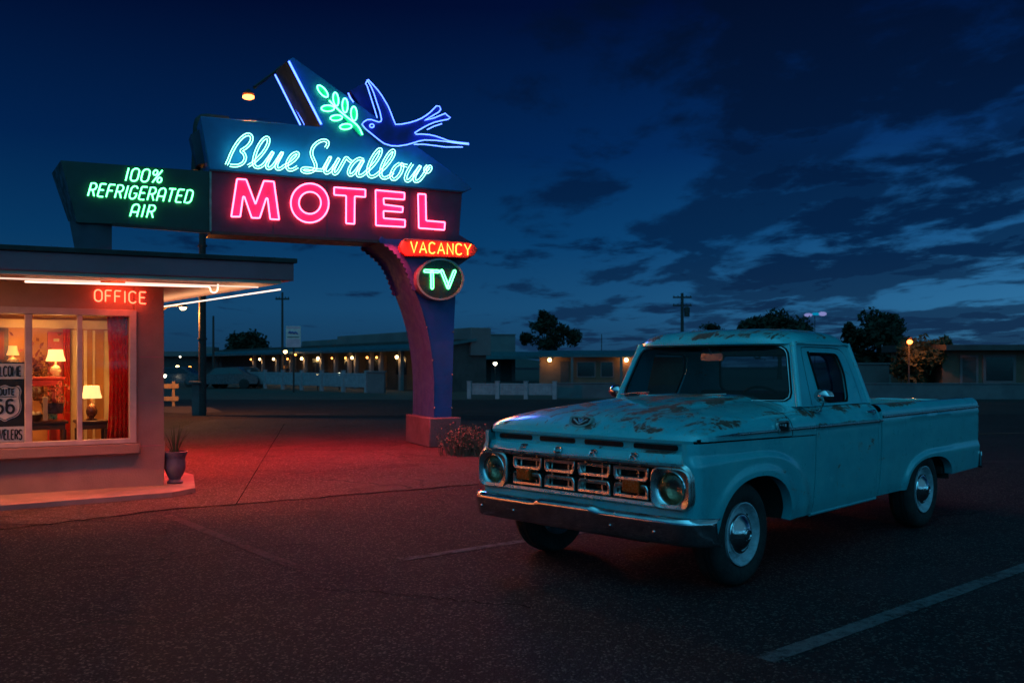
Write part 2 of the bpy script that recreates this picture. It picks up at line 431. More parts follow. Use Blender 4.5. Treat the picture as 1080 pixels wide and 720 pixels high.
M = dict(
 paint=truck_paint(),
 chrome=pm('chrome', (.66, .66, .67), (.48, .47, .48), 7, .11, 1, .02, 14, rvar=.07),
 dullchrome=pm('weathered_aluminium', (.66, .63, .60), (.54, .51, .48), 5, .30, 1, 0, 18, rvar=.05),
 rubber=pm('tyre_rubber', (.018, .018, .018), (.032, .030, .028), 12, .75, 0, .15, 90, .3),
 blackrub=pm('black_rubber', (.006, .006, .006), None, 10, .7, spec=.2),
 dark=pm('dark_underbody', (.012, .011, .011), (.022, .016, .013), 6, .85),
 rim=pm('white_painted_steel', (.55, .57, .62), (.33, .34, .37), 14, .35, 0, .08, 60),
 amber=pm('amber_lens', (.50, .055, .006), (.38, .04, .005), 30, .25, 0, .1, 120),
 bedrust=pm('rusty_bed_steel', (.16, .055, .03), (.09, .04, .03), 7, .75, 0, .2, 60),
 vinyl=pm('dark_seat_vinyl', (.035, .022, .018), (.05, .035, .03), 8, .5),
 dash=pm('dash_paint', (.03, .10, .11), (.02, .06, .07), 6, .4),
 tglass=glass('windscreen_glass', (.50, .55, .58), .028),
 wglass=glass('shop_glass', (.93, .94, .94), .02),
 lensglass=glass('headlamp_glass', (.70, .64, .58), .05),
 refl=pm('lamp_reflector', (.62, .42, .30), (.50, .34, .24), 25, .12, 1, .3, 45),
 badgered=pm('badge_red_enamel', (.10, .022, .018), None, 20, .25),
 badgeblue=pm('badge_blue_enamel', (.04, .12, .4), None, 20, .25),
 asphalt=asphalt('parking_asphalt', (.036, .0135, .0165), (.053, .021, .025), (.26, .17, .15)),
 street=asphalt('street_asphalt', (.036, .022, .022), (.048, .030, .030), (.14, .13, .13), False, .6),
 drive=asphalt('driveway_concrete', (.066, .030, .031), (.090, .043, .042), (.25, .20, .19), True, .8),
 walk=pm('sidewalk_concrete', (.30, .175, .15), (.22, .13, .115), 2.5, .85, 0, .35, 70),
 dirt=pm('verge_dirt', (.075, .042, .034), (.05, .03, .025), .8, .95, 0, .5, 25),
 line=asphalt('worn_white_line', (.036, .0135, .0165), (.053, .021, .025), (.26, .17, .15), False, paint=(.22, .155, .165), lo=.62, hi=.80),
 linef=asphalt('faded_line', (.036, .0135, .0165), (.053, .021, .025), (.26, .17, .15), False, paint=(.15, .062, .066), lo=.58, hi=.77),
 lineyel=worn_line('street_yellow_line', (.20, .06, .03), (.04, .022, .022)),
 # sign
 navy=pm('sign_navy_steel', (.022, .03, .06), (.015, .02, .04), 2, .45, 0, .06, 20),
 board=pm('sign_blue_enamel', (.012, .125, .33), (.010, .10, .27), 2.5, .42, 0, .05, 25),
 maroon=pm('sign_maroon_enamel', (.085, .006, .045), (.055, .005, .03), 2.5, .4, 0, .05, 25),
 wing=pm('sign_dark_enamel', (.006, .022, .017), (.005, .017, .014), 2.5, .4),
 pylon=pm('pylon_blue_paint', (.007, .07, .27), (.006, .055, .21), 2.2, .5, 0, .1, 22),
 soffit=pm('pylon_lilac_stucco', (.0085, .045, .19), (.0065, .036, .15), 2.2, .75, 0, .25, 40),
 vacpan=pm('vacancy_red_enamel', (.55, .06, .015), (.42, .045, .012), 5, .45),
 tvpan=pm('television_black_enamel', (.006, .016, .010), (.004, .010, .006), 4, .35),
 trimmetal=pm('sign_rim_steel', (.25, .30, .27), (.16, .2, .18), 9, .4, .7),
 letpink=pm('letter_pink_enamel', (.82, .06, .30), (.68, .045, .24), 9, .5),
 letteal=pm('letter_teal_enamel', (.004, .085, .095), (.003, .07, .08), 9, .5),
 letgreen=pm('letter_green_enamel', (.02, .42, .30), (.02, .33, .23), 9, .5),
 birdblue=pm('bird_blue_enamel', (.012, .022, .22), (.008, .015, .14), 6, .4),
 block=pm('plinth_concrete', (.095, .085, .088), (.065, .058, .06), 3, .9, 0, .4, 40),
 n_teal=emit('neon_teal', (1.25, 4.6, 4.0)),
 n_pink=emit('neon_pink', (15.0, .82, 1.7)),
 n_green=emit('neon_green', (.85, 10.0, 2.6)),
 n_olive=emit('neon_leaf_green', (.85, 10.0, 3.4)),
 n_blue=emit('neon_blue', (.42, .95, 7.0)),
 n_red=emit('neon_orange_red', (18.0, 1.5, .22)),
 n_office=emit('neon_office_red', (12.0, .62, .28)),
 n_front=emit('neon_dim_white', (1.35, .80, .62)),
 n_white=emit('neon_warm_white', (2.6, 1.7, 1.25)),
 wire=pm('neon_support', (.05, .05, .05), None, 5, .6),
 steelpole=pm('rusty_steel_pole', (.030, .018, .017), (.02, .013, .013), 4, .7, 0, .2, 40),
 # office
 stucco=pm('office_pink_stucco', (.26, .145, .125), (.205, .115, .10), 1.6, .9, 0, .3, 55),
 fascia=pm('fascia_mauve_paint', (.34, .10, .13), (.27, .08, .10), 2, .6, 0, .08, 30),
 roofing=pm('dark_roofing', (.03, .03, .03), None, 3, .9),
 soffitw=pm('soffit_cream_paint', (.50, .40, .33), (.42, .33, .27), 3, .7),
 winframe=pm('window_frame_paint', (.42, .30, .28), (.33, .23, .22), 5, .5),
 plaster=pm('tan_room_plaster', (.52, .235, .07), (.40, .17, .045), 1.6, .8),
 cream=pm('cream_wood_trim', (.70, .52, .28), (.60, .44, .22), 3, .5),
 wood=pm('dark_table_wood', (.10, .04, .02), (.06, .025, .014), 6, .4, stretch=(1, 1, 6)),
 redpaint=pm('red_door_paint', (.50, .035, .02), (.38, .025, .015), 4, .5),
 redcloth=cloth('red_curtain_cloth', (.85, .06, .03), (.80, .24, .07)),
 ceil=pm('room_ceiling', (.42, .25, .16), (.36, .21, .13), 2, .9),
 carpet=pm('room_carpet', (.20, .07, .05), None, 5, .95),
 brass=pm('old_brass', (.55, .36, .12), (.4, .25, .08), 9, .3, 1),
 ceramic=pm('cream_ceramic', (.62, .50, .32), (.5, .38, .22), 8, .3),
 darkvase=pm('dark_vase_glaze', (.10, .035, .02), (.05, .02, .012), 9, .25),
 greenleaf=leafmat('dried_flower', (.16, .06, .03), (.30, .06, .03)),
 paper=pm('book_cover', (.55, .42, .30), (.45, .33, .22), 9, .7),
 shade=shade_mat('lamp_shade', (1.0, .62, .22), 1.9),
 shade2=shade_mat('small_lamp_shade', (1.0, .50, .14), 1.1),
 signwhite=pm('sign_white', (.62, .55, .52), (.52, .46, .44), 6, .6),
 signblack=pm('sign_black', (.012, .012, .012), None, 6, .55),
 pot=pm('glazed_pot', (.09, .08, .12), (.06, .055, .08), 7, .45, 0, .15, 40),
 soil=pm('potting_soil', (.03, .02, .015), None, 9, .95),
 spiky=leafmat('spiky_leaf', (.05, .07, .03), (.09, .09, .045)),
 dry=leafmat('dry_brush', (.17, .11, .07), (.10, .07, .045)),
 # background
 leaflit=leafmat('lamplit_foliage', (.050, .045, .02), (.075, .058, .027)),  # paler copy of the leaf colour, the yard lamp's light put into it
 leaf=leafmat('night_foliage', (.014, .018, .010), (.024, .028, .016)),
 bark=pm('bark', (.05, .035, .028), None, 6, .9, 0, .4, 30),
 whitefence=pm('white_fence_paint', (.30, .27, .30), (.23, .21, .24), 4, .7, 0, .1, 30),
 rail=pm('weathered_fence_wood', (.42, .24, .10), (.30, .17, .08), 4, .8, stretch=(6, 1, 1)),
 cbuild=pm('pale_stucco_far', (.18, .14, .145), (.14, .11, .115), .6, .9, 0, .2, 12),
 tanbuild=pm('tan_stucco_far', (.17, .095, .065), (.13, .075, .05), .8, .9, 0, .2, 12),
 dkbuild=pm('dark_timber_far', (.07, .055, .055), (.05, .04, .04), 1, .85),
 tealroof=pm('teal_metal_roof', (.03, .10, .12), (.025, .075, .09), 1.5, .5),
 pane=pm('dark_window_pane', (.01, .012, .016), None, 5, .12),
 carpaint=pm('dark_car_paint', (.02, .05, .07), (.015, .035, .05), 3, .3),
 carlight=pm('grey_car_paint', (.035, .05, .06), None, 3, .3),
 blockwall=pm('low_block_wall', (.15, .12, .13), (.11, .09, .10), 1.2, .9, 0, .3, 20),
 polewood=pm('pole_wood', (.045, .035, .035), None, 5, .85),
 lamp_w=emit('porch_bulb', (14, 9.0, 3.6)),
 lamp_o=emit('orange_bulb', (9, 3.0, .55)),
 lamp_c=emit('white_bulb', (9, 8.2, 6.2)),
 sodium=emit('sodium_lamp', (13, 2.2, .40)),
 crack=pm('tar_crack', (.010, .007, .007), None, 9, .95, spec=.0),
 tail_red=emit('red_marker_bulb', (6, 1.3, .2)),
 skyglow=emit('distant_pale_glow', (.22, .23, .52)),
 skycyan=emit('distant_cyan_light', (.0, .22, .42)),
 pinkpan=pm('faded_pink_sign', (.62, .36, .42), (.5, .3, .36), 3, .6),
 bluepan=pm('sign_blue_scrawl', (.05, .10, .30), None, 3, .6),
)
# ------------------------------------------------------------------ single-stroke lettering for tubes and painted signs
def arc(cx, cy, rx, ry, a0, a1, n=14):
    return [(cx + rx * math.cos(math.radians(a0 + (a1 - a0) * i / n)), cy + ry * math.sin(math.radians(a0 + (a1 - a0) * i / n))) for i in range(n + 1)]

def _r(pts, r=.12): return soft(pts, r)
GL = {
 '1': (.16, [[(.08, 0), (.08, 1)]]),
 'I': (.16, [[(.08, 0), (.08, 1)]]),
 '0': (.56, [arc(.28, .72, .26, .28, 0, 180) + arc(.28, .28, .26, .28, 180, 360) + [(.54, .72)]]),
 'O': (.60, [arc(.30, .70, .28, .30, 0, 180) + arc(.30, .30, .28, .30, 180, 360) + [(.58, .70)]]),
 '%': (.74, [arc(.17, .78, .15, .20, 0, 360, 16), arc(.58, .22, .15, .20, 0, 360, 16), [(.12, 0), (.62, 1)]]),
 'R': (.56, [[(.03, 0), (.03, 1), (.28, 1)] + arc(.28, .74, .24, .26, 90, -90) + [(.03, .48)], [(.28, .48), (.53, 0)]]),
 'E': (.52, [_r([(.5, 1), (.03, 1), (.03, 0), (.5, 0)]), [(.03, .52), (.42, .52)]]),
 'F': (.50, [_r([(.5, 1), (.03, 1), (.03, 0)]), [(.03, .52), (.42, .52)]]),
 'G': (.60, [arc(.30, .70, .27, .30, 25, 180) + arc(.30, .30, .27, .30, 180, 350) + [(.57, .44), (.34, .44)]]),
 'A': (.58, [[(.02, 0), (.02, .62)] + arc(.29, .70, .27, .30, 180, 0) + [(.56, .62), (.56, 0)], [(.02, .36), (.56, .36)]]),
 'a': (.64, [[(.0, 0), (.32, 1), (.64, 0)], [(.12, .34), (.52, .34)]]),
 'T': (.54, [[(0, 1), (.54, 1)], [(.27, 1), (.27, 0)]]),
 'D': (.56, [[(.03, 0), (.03, 1), (.26, 1)] + arc(.26, .72, .27, .28, 90, 0) + arc(.26, .28, .27, .28, 0, -90) + [(.03, 0)]]),
 'C': (.58, [arc(.30, .70, .28, .30, 30, 180) + arc(.30, .30, .28, .30, 180, 330)]),
 'V': (.60, [[(0, 1), (.30, 0), (.60, 1)]]),
 'N': (.58, [[(.02, 0), (.02, 1), (.56, 0), (.56, 1)]]),
 'Y': (.60, [[(0, 1), (.30, .45), (.60, 1)], [(.30, .45), (.30, 0)]]),
 'W': (.86, [[(0, 1), (.22, 0), (.43, .8), (.64, 0), (.86, 1)]]),
 'L': (.46, [[(.03, 1), (.03, 0), (.46, 0)]]),
 'M': (.76, [[(.02, 0), (.02, 1), (.38, .25), (.74, 1), (.74, 0)]]),
 'U': (.56, [[(.02, 1), (.02, .3)] + arc(.28, .28, .26, .28, 180, 360) + [(.54, 1)]]),
 'S': (.54, [arc(.27, .75, .24, .25, 30, 200) + arc(.27, .25, .25, .27, 110, -150, 18)]),
 '6': (.58, [arc(.29, .74, .26, .26, 40, 180) + [(.03, .30)] + arc(.29, .30, .26, .30, 180, 540, 24)]),
}
def layout(text, gap=.22):
    x = 0; out = []
    for ch in text:
        w, st = GL[ch]
        out.append((ch, [[(px + x, py) for px, py in s] for s in st])); x += w + gap
    W = x - gap
    return [(ch, [[(px / W, py) for px, py in s] for s in st]) for ch, st in out]

# ------------------------------------------------------------------ GROUND
def sheet(name, pts, z, mat, kind='structure'):
    mb = MB(); mb.poly([(p[0], p[1], z) for p in pts])
    o = mb.build(name, mat, smooth=0, normals=False)
    if o.data.polygons[0].normal.z < 0: o.data.flip_normals()
    return tag(o, kind=kind)

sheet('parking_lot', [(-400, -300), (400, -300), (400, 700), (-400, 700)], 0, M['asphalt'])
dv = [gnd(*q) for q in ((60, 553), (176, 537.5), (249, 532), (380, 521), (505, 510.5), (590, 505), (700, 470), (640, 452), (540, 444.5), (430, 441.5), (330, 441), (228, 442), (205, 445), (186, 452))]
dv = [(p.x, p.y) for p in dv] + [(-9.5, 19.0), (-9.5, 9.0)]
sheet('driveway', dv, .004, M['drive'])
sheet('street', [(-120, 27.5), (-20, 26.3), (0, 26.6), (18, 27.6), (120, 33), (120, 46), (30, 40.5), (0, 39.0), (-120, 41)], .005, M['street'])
sheet('far_verge', [(-120, 41.2), (0, 39.2), (30, 40.7), (120, 46.2), (200, 300), (-200, 300)], .004, M['dirt'])
# painted markings
def stripe(name, a, b, w, mat, z=.004):
    A, B = gnd(*a), gnd(*b); d = (B - A).normalized(); n = Vector((-d.y, d.x, 0)) * w / 2
    K = 24; mb = MB(); rows = []
    for i in range(K + 1):
        p = A.lerp(B, i / K)
        j = [random.uniform(-.006, .006) for _ in range(2)]
        rows.append([(p.x + n.x * (1 + j[0] / w), p.y + n.y * (1 + j[0] / w), z), (p.x - n.x * (1 + j[1] / w), p.y - n.y * (1 + j[1] / w), z)])
    mb.grid(rows)
    return tag(mb.build(name, mat, smooth=0), kind='structure')
stripe('painted_line', (806, 696), (1110, 587.5), .115, M['line'])
stripe('painted_line', (423, 590), (640, 557), .10, M['line'])
stripe('painted_line', (176, 543), (322, 602), .10, M['linef'])
stripe('street_line', (312, 437.2), (347, 436.6), .22, M['line'], .009)
stripe('street_line', (1020, 487), (1120, 486.5), .10, M['linef'], .004)
stripe('street_line', (1010, 458), (1140, 456), .14, M['lineyel'], .009)
# seam between drive and asphalt
def seam(name, pts, w=.02):
    g = [gnd(*q) for q in pts]; mb = MB(); rows = []
    for i, p in enumerate(g):
        d = (g[min(i + 1, len(g) - 1)] - g[max(i - 1, 0)]).normalized(); n = Vector((-d.y, d.x, 0)) * w * random.uniform(.4, .9)
        rows.append([(p.x + n.x, p.y + n.y, .0065), (p.x - n.x, p.y - n.y, .0065)])
    mb.grid(rows); return tag(mb.build(name, M['crack'], smooth=0), kind='structure')
def jitter(a, b, n, j):
    return [(a[0] + (b[0] - a[0]) * i / n, a[1] + (b[1] - a[1]) * i / n + random.uniform(-j, j)) for i in range(n + 1)]
seam('pavement_crack', jitter((0, 559), (176, 537.5), 14, .5) + jitter((176, 537.5), (249, 532), 6, .4)[1:] + jitter((249, 532), (505, 510.5), 20, .5)[1:], .022)
seam('pavement_crack', jitter((172, 511), (203, 521), 5, .3), .016)
seam('pavement_crack', jitter((60, 604), (330, 572), 20, 1.2), .007)
seam('slab_joint', jitter((249, 532), (300, 447), 10, .2), .006)
seam('slab_joint', jitter((215, 476), (462, 474), 16, .25), .008)
seam('pavement_crack', jitter((305, 500), (470, 489), 18, 1.0), .010)
seam('pavement_crack', jitter((330, 620), (560, 640), 26, 1.8), .006)
seam('pavement_crack', jitter((890, 560), (1075, 548), 18, .9), .006)

# ------------------------------------------------------------------ MOTEL SIGN
A0 = math.radians(23.6)
Yp = 16.55
SF = Frame((457.5 - 540) / F * Yp, Yp, A0)
def S(px, py, v=0.0):
    u, z = SF.hit(px, py, v); return (u, v, z)
def SW(px, py, v=0.0):
    l = S(px, py, v); return SF.o + SF.u * l[0] + SF.v * l[1] + Vector((0, 0, l[2]))
sign = thing('motel_sign', 'tall neon motel sign with a swallow, on a curved blue and lilac pylon', 'neon sign', SF.o, A0)

def plate(name, pix, v0, v1, mat, parent=sign, smooth=30, bevel=0, vt=None, **kw):
    """solid board whose front outline, at depth v0, shows at these pixels"""
    vt = v0 if vt is None else vt
    pts = [S(a, b, vt) for a, b in pix]
    mb = MB(); mb.prism([(p[0], p[2]) for p in pts], lambda a, b: (a, v0, b), lambda a, b: (a, v1, b))
    return mb.build(name, mat, parent, smooth=smooth, bevel=bevel, **kw)
def neon(name, strokes, mat, v=-.07, r=.011, parent=sign, closed=False, wires=True, n=6):
    mb = MB()
    for s in strokes:
        cl = closed
        pts = [S(a, b, v) for a, b in s]
        if len(pts) > 2 and (Vector(pts[0]) - Vector(pts[-1])).length < 1e-4: pts = pts[:-1]; cl = True
        mb.tube(pts, r, n=n, closed=cl)
    return mb.build(name, mat, parent, smooth=60)

D = .85
# upper board and its fin; the fin's rear twin carries the second tube
board = plate('upper_board', [(211.5, 122.5), (339.5, 134), (303.5, 63.5), (309.5, 60.5), (487, 188.5), (498, 199), (490, 202.3), (221, 178.7)], 0, D, M['board'], bevel=.012)
plate('cabinet', [(222, 179.6), (487.5, 202.8), (484, 253.5), (400, 254.5), (355, 252.5), (222, 244.5)], .012, D - .01, M['maroon'], bevel=.012)
plate('board_ledge', [(221, 178.2), (489, 201.6), (488.5, 203.2), (221, 180.0)], -.05, .0, M['navy'])
wf = [S(*q, .01) for q in ((64, 169.2), (221.3, 180.9), (221.3, 244.0), (117, 236.0), (81, 234.5))]
wb_ = [S(*q, D - .1) for q in ((54.5, 183.0), (219, 192), (219, 243.0), (116, 234.0), (72, 233.5))]
mb = MB(); i0 = [mb.p(q) for q in wf]; i1 = [mb.p(q) for q in wb_]; mb.face(i0); mb.face(i1[::-1])
for i in range(5): j = (i + 1) % 5; mb.face((i0[i], i1[i], i1[j], i0[j]))
mb.build('wing_panel', [M['wing']], sign, smooth=30)
plate('wing_foot', [(73, 233), (118, 236.0), (118, 290), (84, 290)], .10, D - .2, M['navy'])
for a, b in (((222, 181), (222, 244)),):
    mb = MB(); mb.beam(S(*a, -.012), S(*b, -.012), .03, .03, (0, 1, 0)); mb.build('panel_joint', M['trimmetal'], sign)
# sheet-metal seams and rivets
for px, y0, y1 in ((288, 185.5, 248.3), (345, 190, 251.8), (432, 197.5, 255.0)):
    mb = MB(); mb.beam(S(px, y0, .008), S(px, y1, .008), .012, .008, (0, 1, 0)); mb.build('panel_seam', M['navy'], sign)
for px, y0, y1 in ((136, 174.8, 237.0),):
    mb = MB(); mb.beam(S(px, y0, .006), S(px, y1, .006), .012, .008, (0, 1, 0)); mb.build('panel_seam', M['navy'], sign)
# bottom lip of cabinet and wing
mb = MB(); mb.beam(S(118, 236.6, -.01), S(221, 244.8, -.01), .05, .05); mb.beam(S(222, 245.2, -.01), S(400, 254.8, -.01), .05, .05)
mb.build('bottom_lip', M['steelpole'], sign)
# rear bracket ears at the left end
plate('end_bracket', [(199, 147), (211, 140), (219, 176), (206, 178)], .45, .8, M['navy'], vt=.8)
mb = MB(); mb.tube(soft([S(206.5, 180, .8), S(209, 123.5, .8), S(241, 127.3, .8)], .15), .075, 10)
mb.build('support_pipe', M['steelpole'], sign)

# pylon: flat blue front, curved lilac soffit side
edge = [(399.7, 252), (413, 261.5), (425, 274), (432, 290), (437.6, 306.7), (443.5, 322), (448.5, 339), (452.3, 355), (455, 372), (457.0, 390), (457.8, 408), (457.5, 441)]
E2 = [S(*q) for q in edge]
right = [S(476.0, 441), S(477.2, 400), S(479.0, 340), S(481.5, 290), S(484, 253.5)]
mb = MB()
poly = [(p[0], p[2]) for p in E2] + [(p[0], p[2]) for p in right]
mb.face([mb.p((a, .0, b)) for a, b in poly])
mb.face([mb.p((a, 1.2, b)) for a, b in poly][::-1])
rr = [(p[0], p[2]) for p in right]
mb.grid([[(a, 0, b), (a, 1.2, b)] for a, b in rr])
mb.build('pylon', M['pylon'], sign, smooth=30)
mb = MB()
SFo = [(-1.2 * .0, 0)]
rows = []
for p in chaikin([(q[0], q[2]) for q in E2], 2):
    rows.append([(p[0] - .004, vv, p[1]) for vv in (-.02, .3, .6, .9, 1.22)])
mb.grid(rows); mb.build('soffit', M['soffit'], sign, smooth=60)
# scalloped steel edging that steps up the arch, front and rear
for vv, q0 in ((-.03, 0), (1.2, 0)):
    mb = MB()
    cur = chaikin([(q[0], q[2]) for q in E2[:5]], 2)
    # the strip steps in and out like a saw edge
    pts = [Vector(q) for q in cur]; outl = []; inn_ = []
    acc = [0]
    for a, b in zip(pts, pts[1:]): acc.append(acc[-1] + (b - a).length)
    K = int(acc[-1] / .05)
    for i in range(K + 1):
        s_ = acc[-1] * i / K; j = max(k for k in range(len(acc)) if acc[k] <= s_ + 1e-9); j = min(j, len(pts) - 2)
        q_ = pts[j].lerp(pts[j + 1], (s_ - acc[j]) / (acc[j + 1] - acc[j])); t_ = (pts[j + 1] - pts[j]).normalized(); n_ = Vector((t_.y, -t_.x))
        if n_.x > 0: n_ = -n_
        w_ = .062 if i % 2 else .030
        outl.append(tuple(q_ + n_ * w_)); inn_.append(tuple(q_ - n_ * .05))
    mb.prism(outl + inn_[::-1], lambda a, b: (a, vv - .02, b), lambda a, b: (a, vv + .03, b))
    mb.build('scalloped_edging', M['soffit'], sign, bevel=.006)
mb = MB()
for a, b in ((450, 345), (456, 380), (458, 430), (480, 300), (478, 350), (477, 395), (476.3, 430)):
    p = S(a, b); mb = MB(); mb.ball((p[0], -.01, p[2]), .018, 8, 5)
    mb.build('bolt', M['trimmetal'], sign)
# plinth
ub, _ = SF.hit(453, 472, -.12)
mb = MB(); mb.box(ub, ub + .60, -.12, 1.30, 0, H - (440.5 - HOR) / F * (Yp - .1))
mb.build('plinth', M['block'], sign, bevel=.02)
# vacancy box and television disc stand proud of the pylon
vac = [(427.5, 251.2), (493, 255.2), (500.5, 257.8), (504.2, 263.5), (500, 269.5), (492.5, 272.3), (428, 269.8), (423.2, 265.5), (422, 260.3), (424, 254.6)]
vb = plate('vacancy_panel', vac, -.16, .04, M['vacpan'], bevel=.01)
plate('vacancy_back', [(484, 247.5), (498, 256), (502, 264), (497, 271), (484, 280), (470, 276), (470, 249)], .0, .5, M['maroon'], vt=0)
ell = lambda cx, cy, rx, ry, n=32: [(cx + rx * math.cos(2 * PI * i / n), cy + ry * math.sin(2 * PI * i / n)) for i in range(n)]
tvp = plate('television_disc', ell(463.8, 294.6, 23.6, 20.8), -.20, .02, M['tvpan'], bevel=0)
mb = MB()
o_, i_ = ell(463.8, 294.6, 25.0, 22.1), ell(463.8, 294.6, 23.0, 20.2)
O3 = [S(a, b, -.20) for a, b in o_]; I3 = [S(a, b, -.20) for a, b in i_]
mb.ring([(p[0], p[2]) for p in O3], [(p[0], p[2]) for p in I3], lambda a, b, d: (a, -.235 + d, b), .24)
mb.build('television_rim', M['trimmetal'], sign, smooth=30)

# big pink letters: enamelled letter plates, outlined with tube
def z5(l): return [(235 + a / 9, 180 + b / 9) for a, b in l]
def z6(l): return [(360 + a / 9, 180 + b / 9) for a, b in l]
letters = [
 ('M', z5([(135, 80), (222, 85), (310, 318), (390, 98), (485, 105), (535, 465), (450, 460), (425, 262), (412, 262), (350, 450), (275, 448), (205, 247), (192, 247), (165, 437), (80, 437)])),
 ('T', [(352.4, 197.6), (385.4, 200.1), (385.3, 207.9), (374.1, 207.1), (373.8, 236.2), (365, 235.6), (365.1, 206.5), (352.4, 205.6)]),
 ('E', z6([(325, 185), (600, 210), (598, 275), (400, 262), (405, 322), (585, 345), (580, 395), (400, 382), (402, 452), (605, 468), (603, 535), (328, 520)])),
 ('L', z6([(728, 220), (800, 225), (805, 475), (983, 490), (978, 563), (735, 545)])),
]
for ch, pix in letters:
    pl = plate('neon_letter', pix, -.045, .0, M['letpink'])
    pl['label'] = 'pink letter ' + ch
    rp = rpoly([(a, b) for a, b in pix], .9, 3)
    neon('neon_tube', [rp + [rp[0]]], M['n_pink'], -.075, .0125, pl)
oo, oi = ell(326.7, 214.2, 20.0, 20.6, 40), ell(326.9, 214.0, 11.6, 11.6, 40)
mb = MB()
mb.ring([(S(a, b)[0], S(a, b)[2]) for a, b in oo], [(S(a, b)[0], S(a, b)[2]) for a, b in oi], lambda a, b, d: (a, -.045 + d, b), .045)
pl = mb.build('neon_letter', M['letpink'], sign, smooth=30); pl['label'] = 'pink letter O'
neon('neon_tube', [oo + [oo[0]], oi + [oi[0]]], M['n_pink'], -.075, .0125, pl)

# script: centre lines of each letter
A1 = lambda l: [(230 + a / 9, 125 + b / 9) for a, b in l]
B1 = lambda l: [(350 + a / 9, 125 + b / 9) for a, b in l]
script = [
 ('B', A1([(78, 440), (100, 395), (125, 330), (165, 255), (215, 190), (265, 152), (305, 152), (325, 185), (308, 235), (265, 280), (210, 308), (245, 328), (262, 372), (245, 420), (200, 447), (150, 450), (112, 445)])),
 ('l', A1([(285, 452), (330, 425), (385, 375), (440, 310), (478, 240), (482, 190), (455, 178), (415, 210), (370, 285), (342, 370), (335, 430), (352, 462), (390, 468), (432, 440)])),
 ('u', A1([(432, 440), (470, 390), (530, 305), (505, 350), (462, 430), (462, 472), (495, 478), (540, 430), (580, 365), (618, 310), (590, 365), (552, 435), (552, 478), (585, 485), (630, 450)])),
 ('e', A1([(630, 450), (690, 425), (745, 375), (765, 338), (745, 322), (700, 345), (662, 400), (648, 455), (668, 490), (705, 490), (755, 460)])),
 ('S', A1([(1022, 280), (1048, 240), (1030, 208), (980, 208), (925, 240), (890, 290), (885, 345), (910, 400), (932, 450), (915, 495), (860, 515), (810, 508), (790, 488), (815, 470), (870, 475), (935, 490), (990, 492)])),
 ('w', B1([(-85, 490), (-45, 420), (-5, 350), (-35, 410), (-70, 480), (-62, 520), (-25, 515), (25, 450), (78, 362), (45, 420), (10, 490), (18, 530), (50, 520), (90, 450), (125, 385), (140, 370), (165, 400), (190, 412)])),
 ('a', B1([(300, 395), (262, 378), (215, 405), (170, 465), (155, 520), (178, 545), (220, 510), (265, 445), (305, 385), (275, 440), (240, 510), (245, 548), (285, 545), (335, 500)])),
 ('l', B1([(335, 500), (395, 445), (450, 365), (470, 310), (460, 285), (425, 310), (375, 385), (343, 465), (340, 530), (370, 560), (415, 545), (455, 510)])),
 ('l', B1([(455, 510), (515, 455), (575, 375), (595, 320), (582, 298), (545, 325), (497, 400), (465, 480), (462, 545), (492, 572), (540, 555), (580, 515)])),
 ('o', B1([(645, 428), (600, 455), (565, 515), (560, 565), (590, 585), (635, 550), (668, 490), (672, 440), (650, 425), (672, 442), (715, 450)])),
 ('w', B1([(765, 430), (735, 475), (700, 545), (700, 590), (732, 595), (775, 540), (815, 485), (848, 440), (815, 495), (780, 555), (785, 600), (825, 595), (870, 540), (905, 475), (935, 448), (940, 480), (912, 515), (885, 505), (885, 470), (910, 450)])),
]
def offs(pts, d):
    out = []
    for i in range(len(pts)):
        a, b = Vector(pts[max(i - 1, 0)]), Vector(pts[min(i + 1, len(pts) - 1)])
        t = (b - a)
        t = t.normalized() if t.length > 1e-6 else Vector((1, 0))
        out.append((pts[i][0] - t.y * d, pts[i][1] + t.x * d))
    return out
for ch, pix in script:
    c = chaikin(pix, 3)
    c = c[::2] + [c[-1]] if len(c) > 60 else c
    mb = MB()
    P3 = [S(a, b, -.02) for a, b in c]
    mb.tube(P3, .034, 8, squash=((0, 1, 0), .35))
    pl = mb.build('script_letter', M['letteal'], sign, smooth=60); pl['label'] = 'teal script letter ' + ch
    neon('neon_tube', [offs(c, 1.3), offs(c, -1.3)], M['n_teal'], -.06, .0072, pl, n=5)

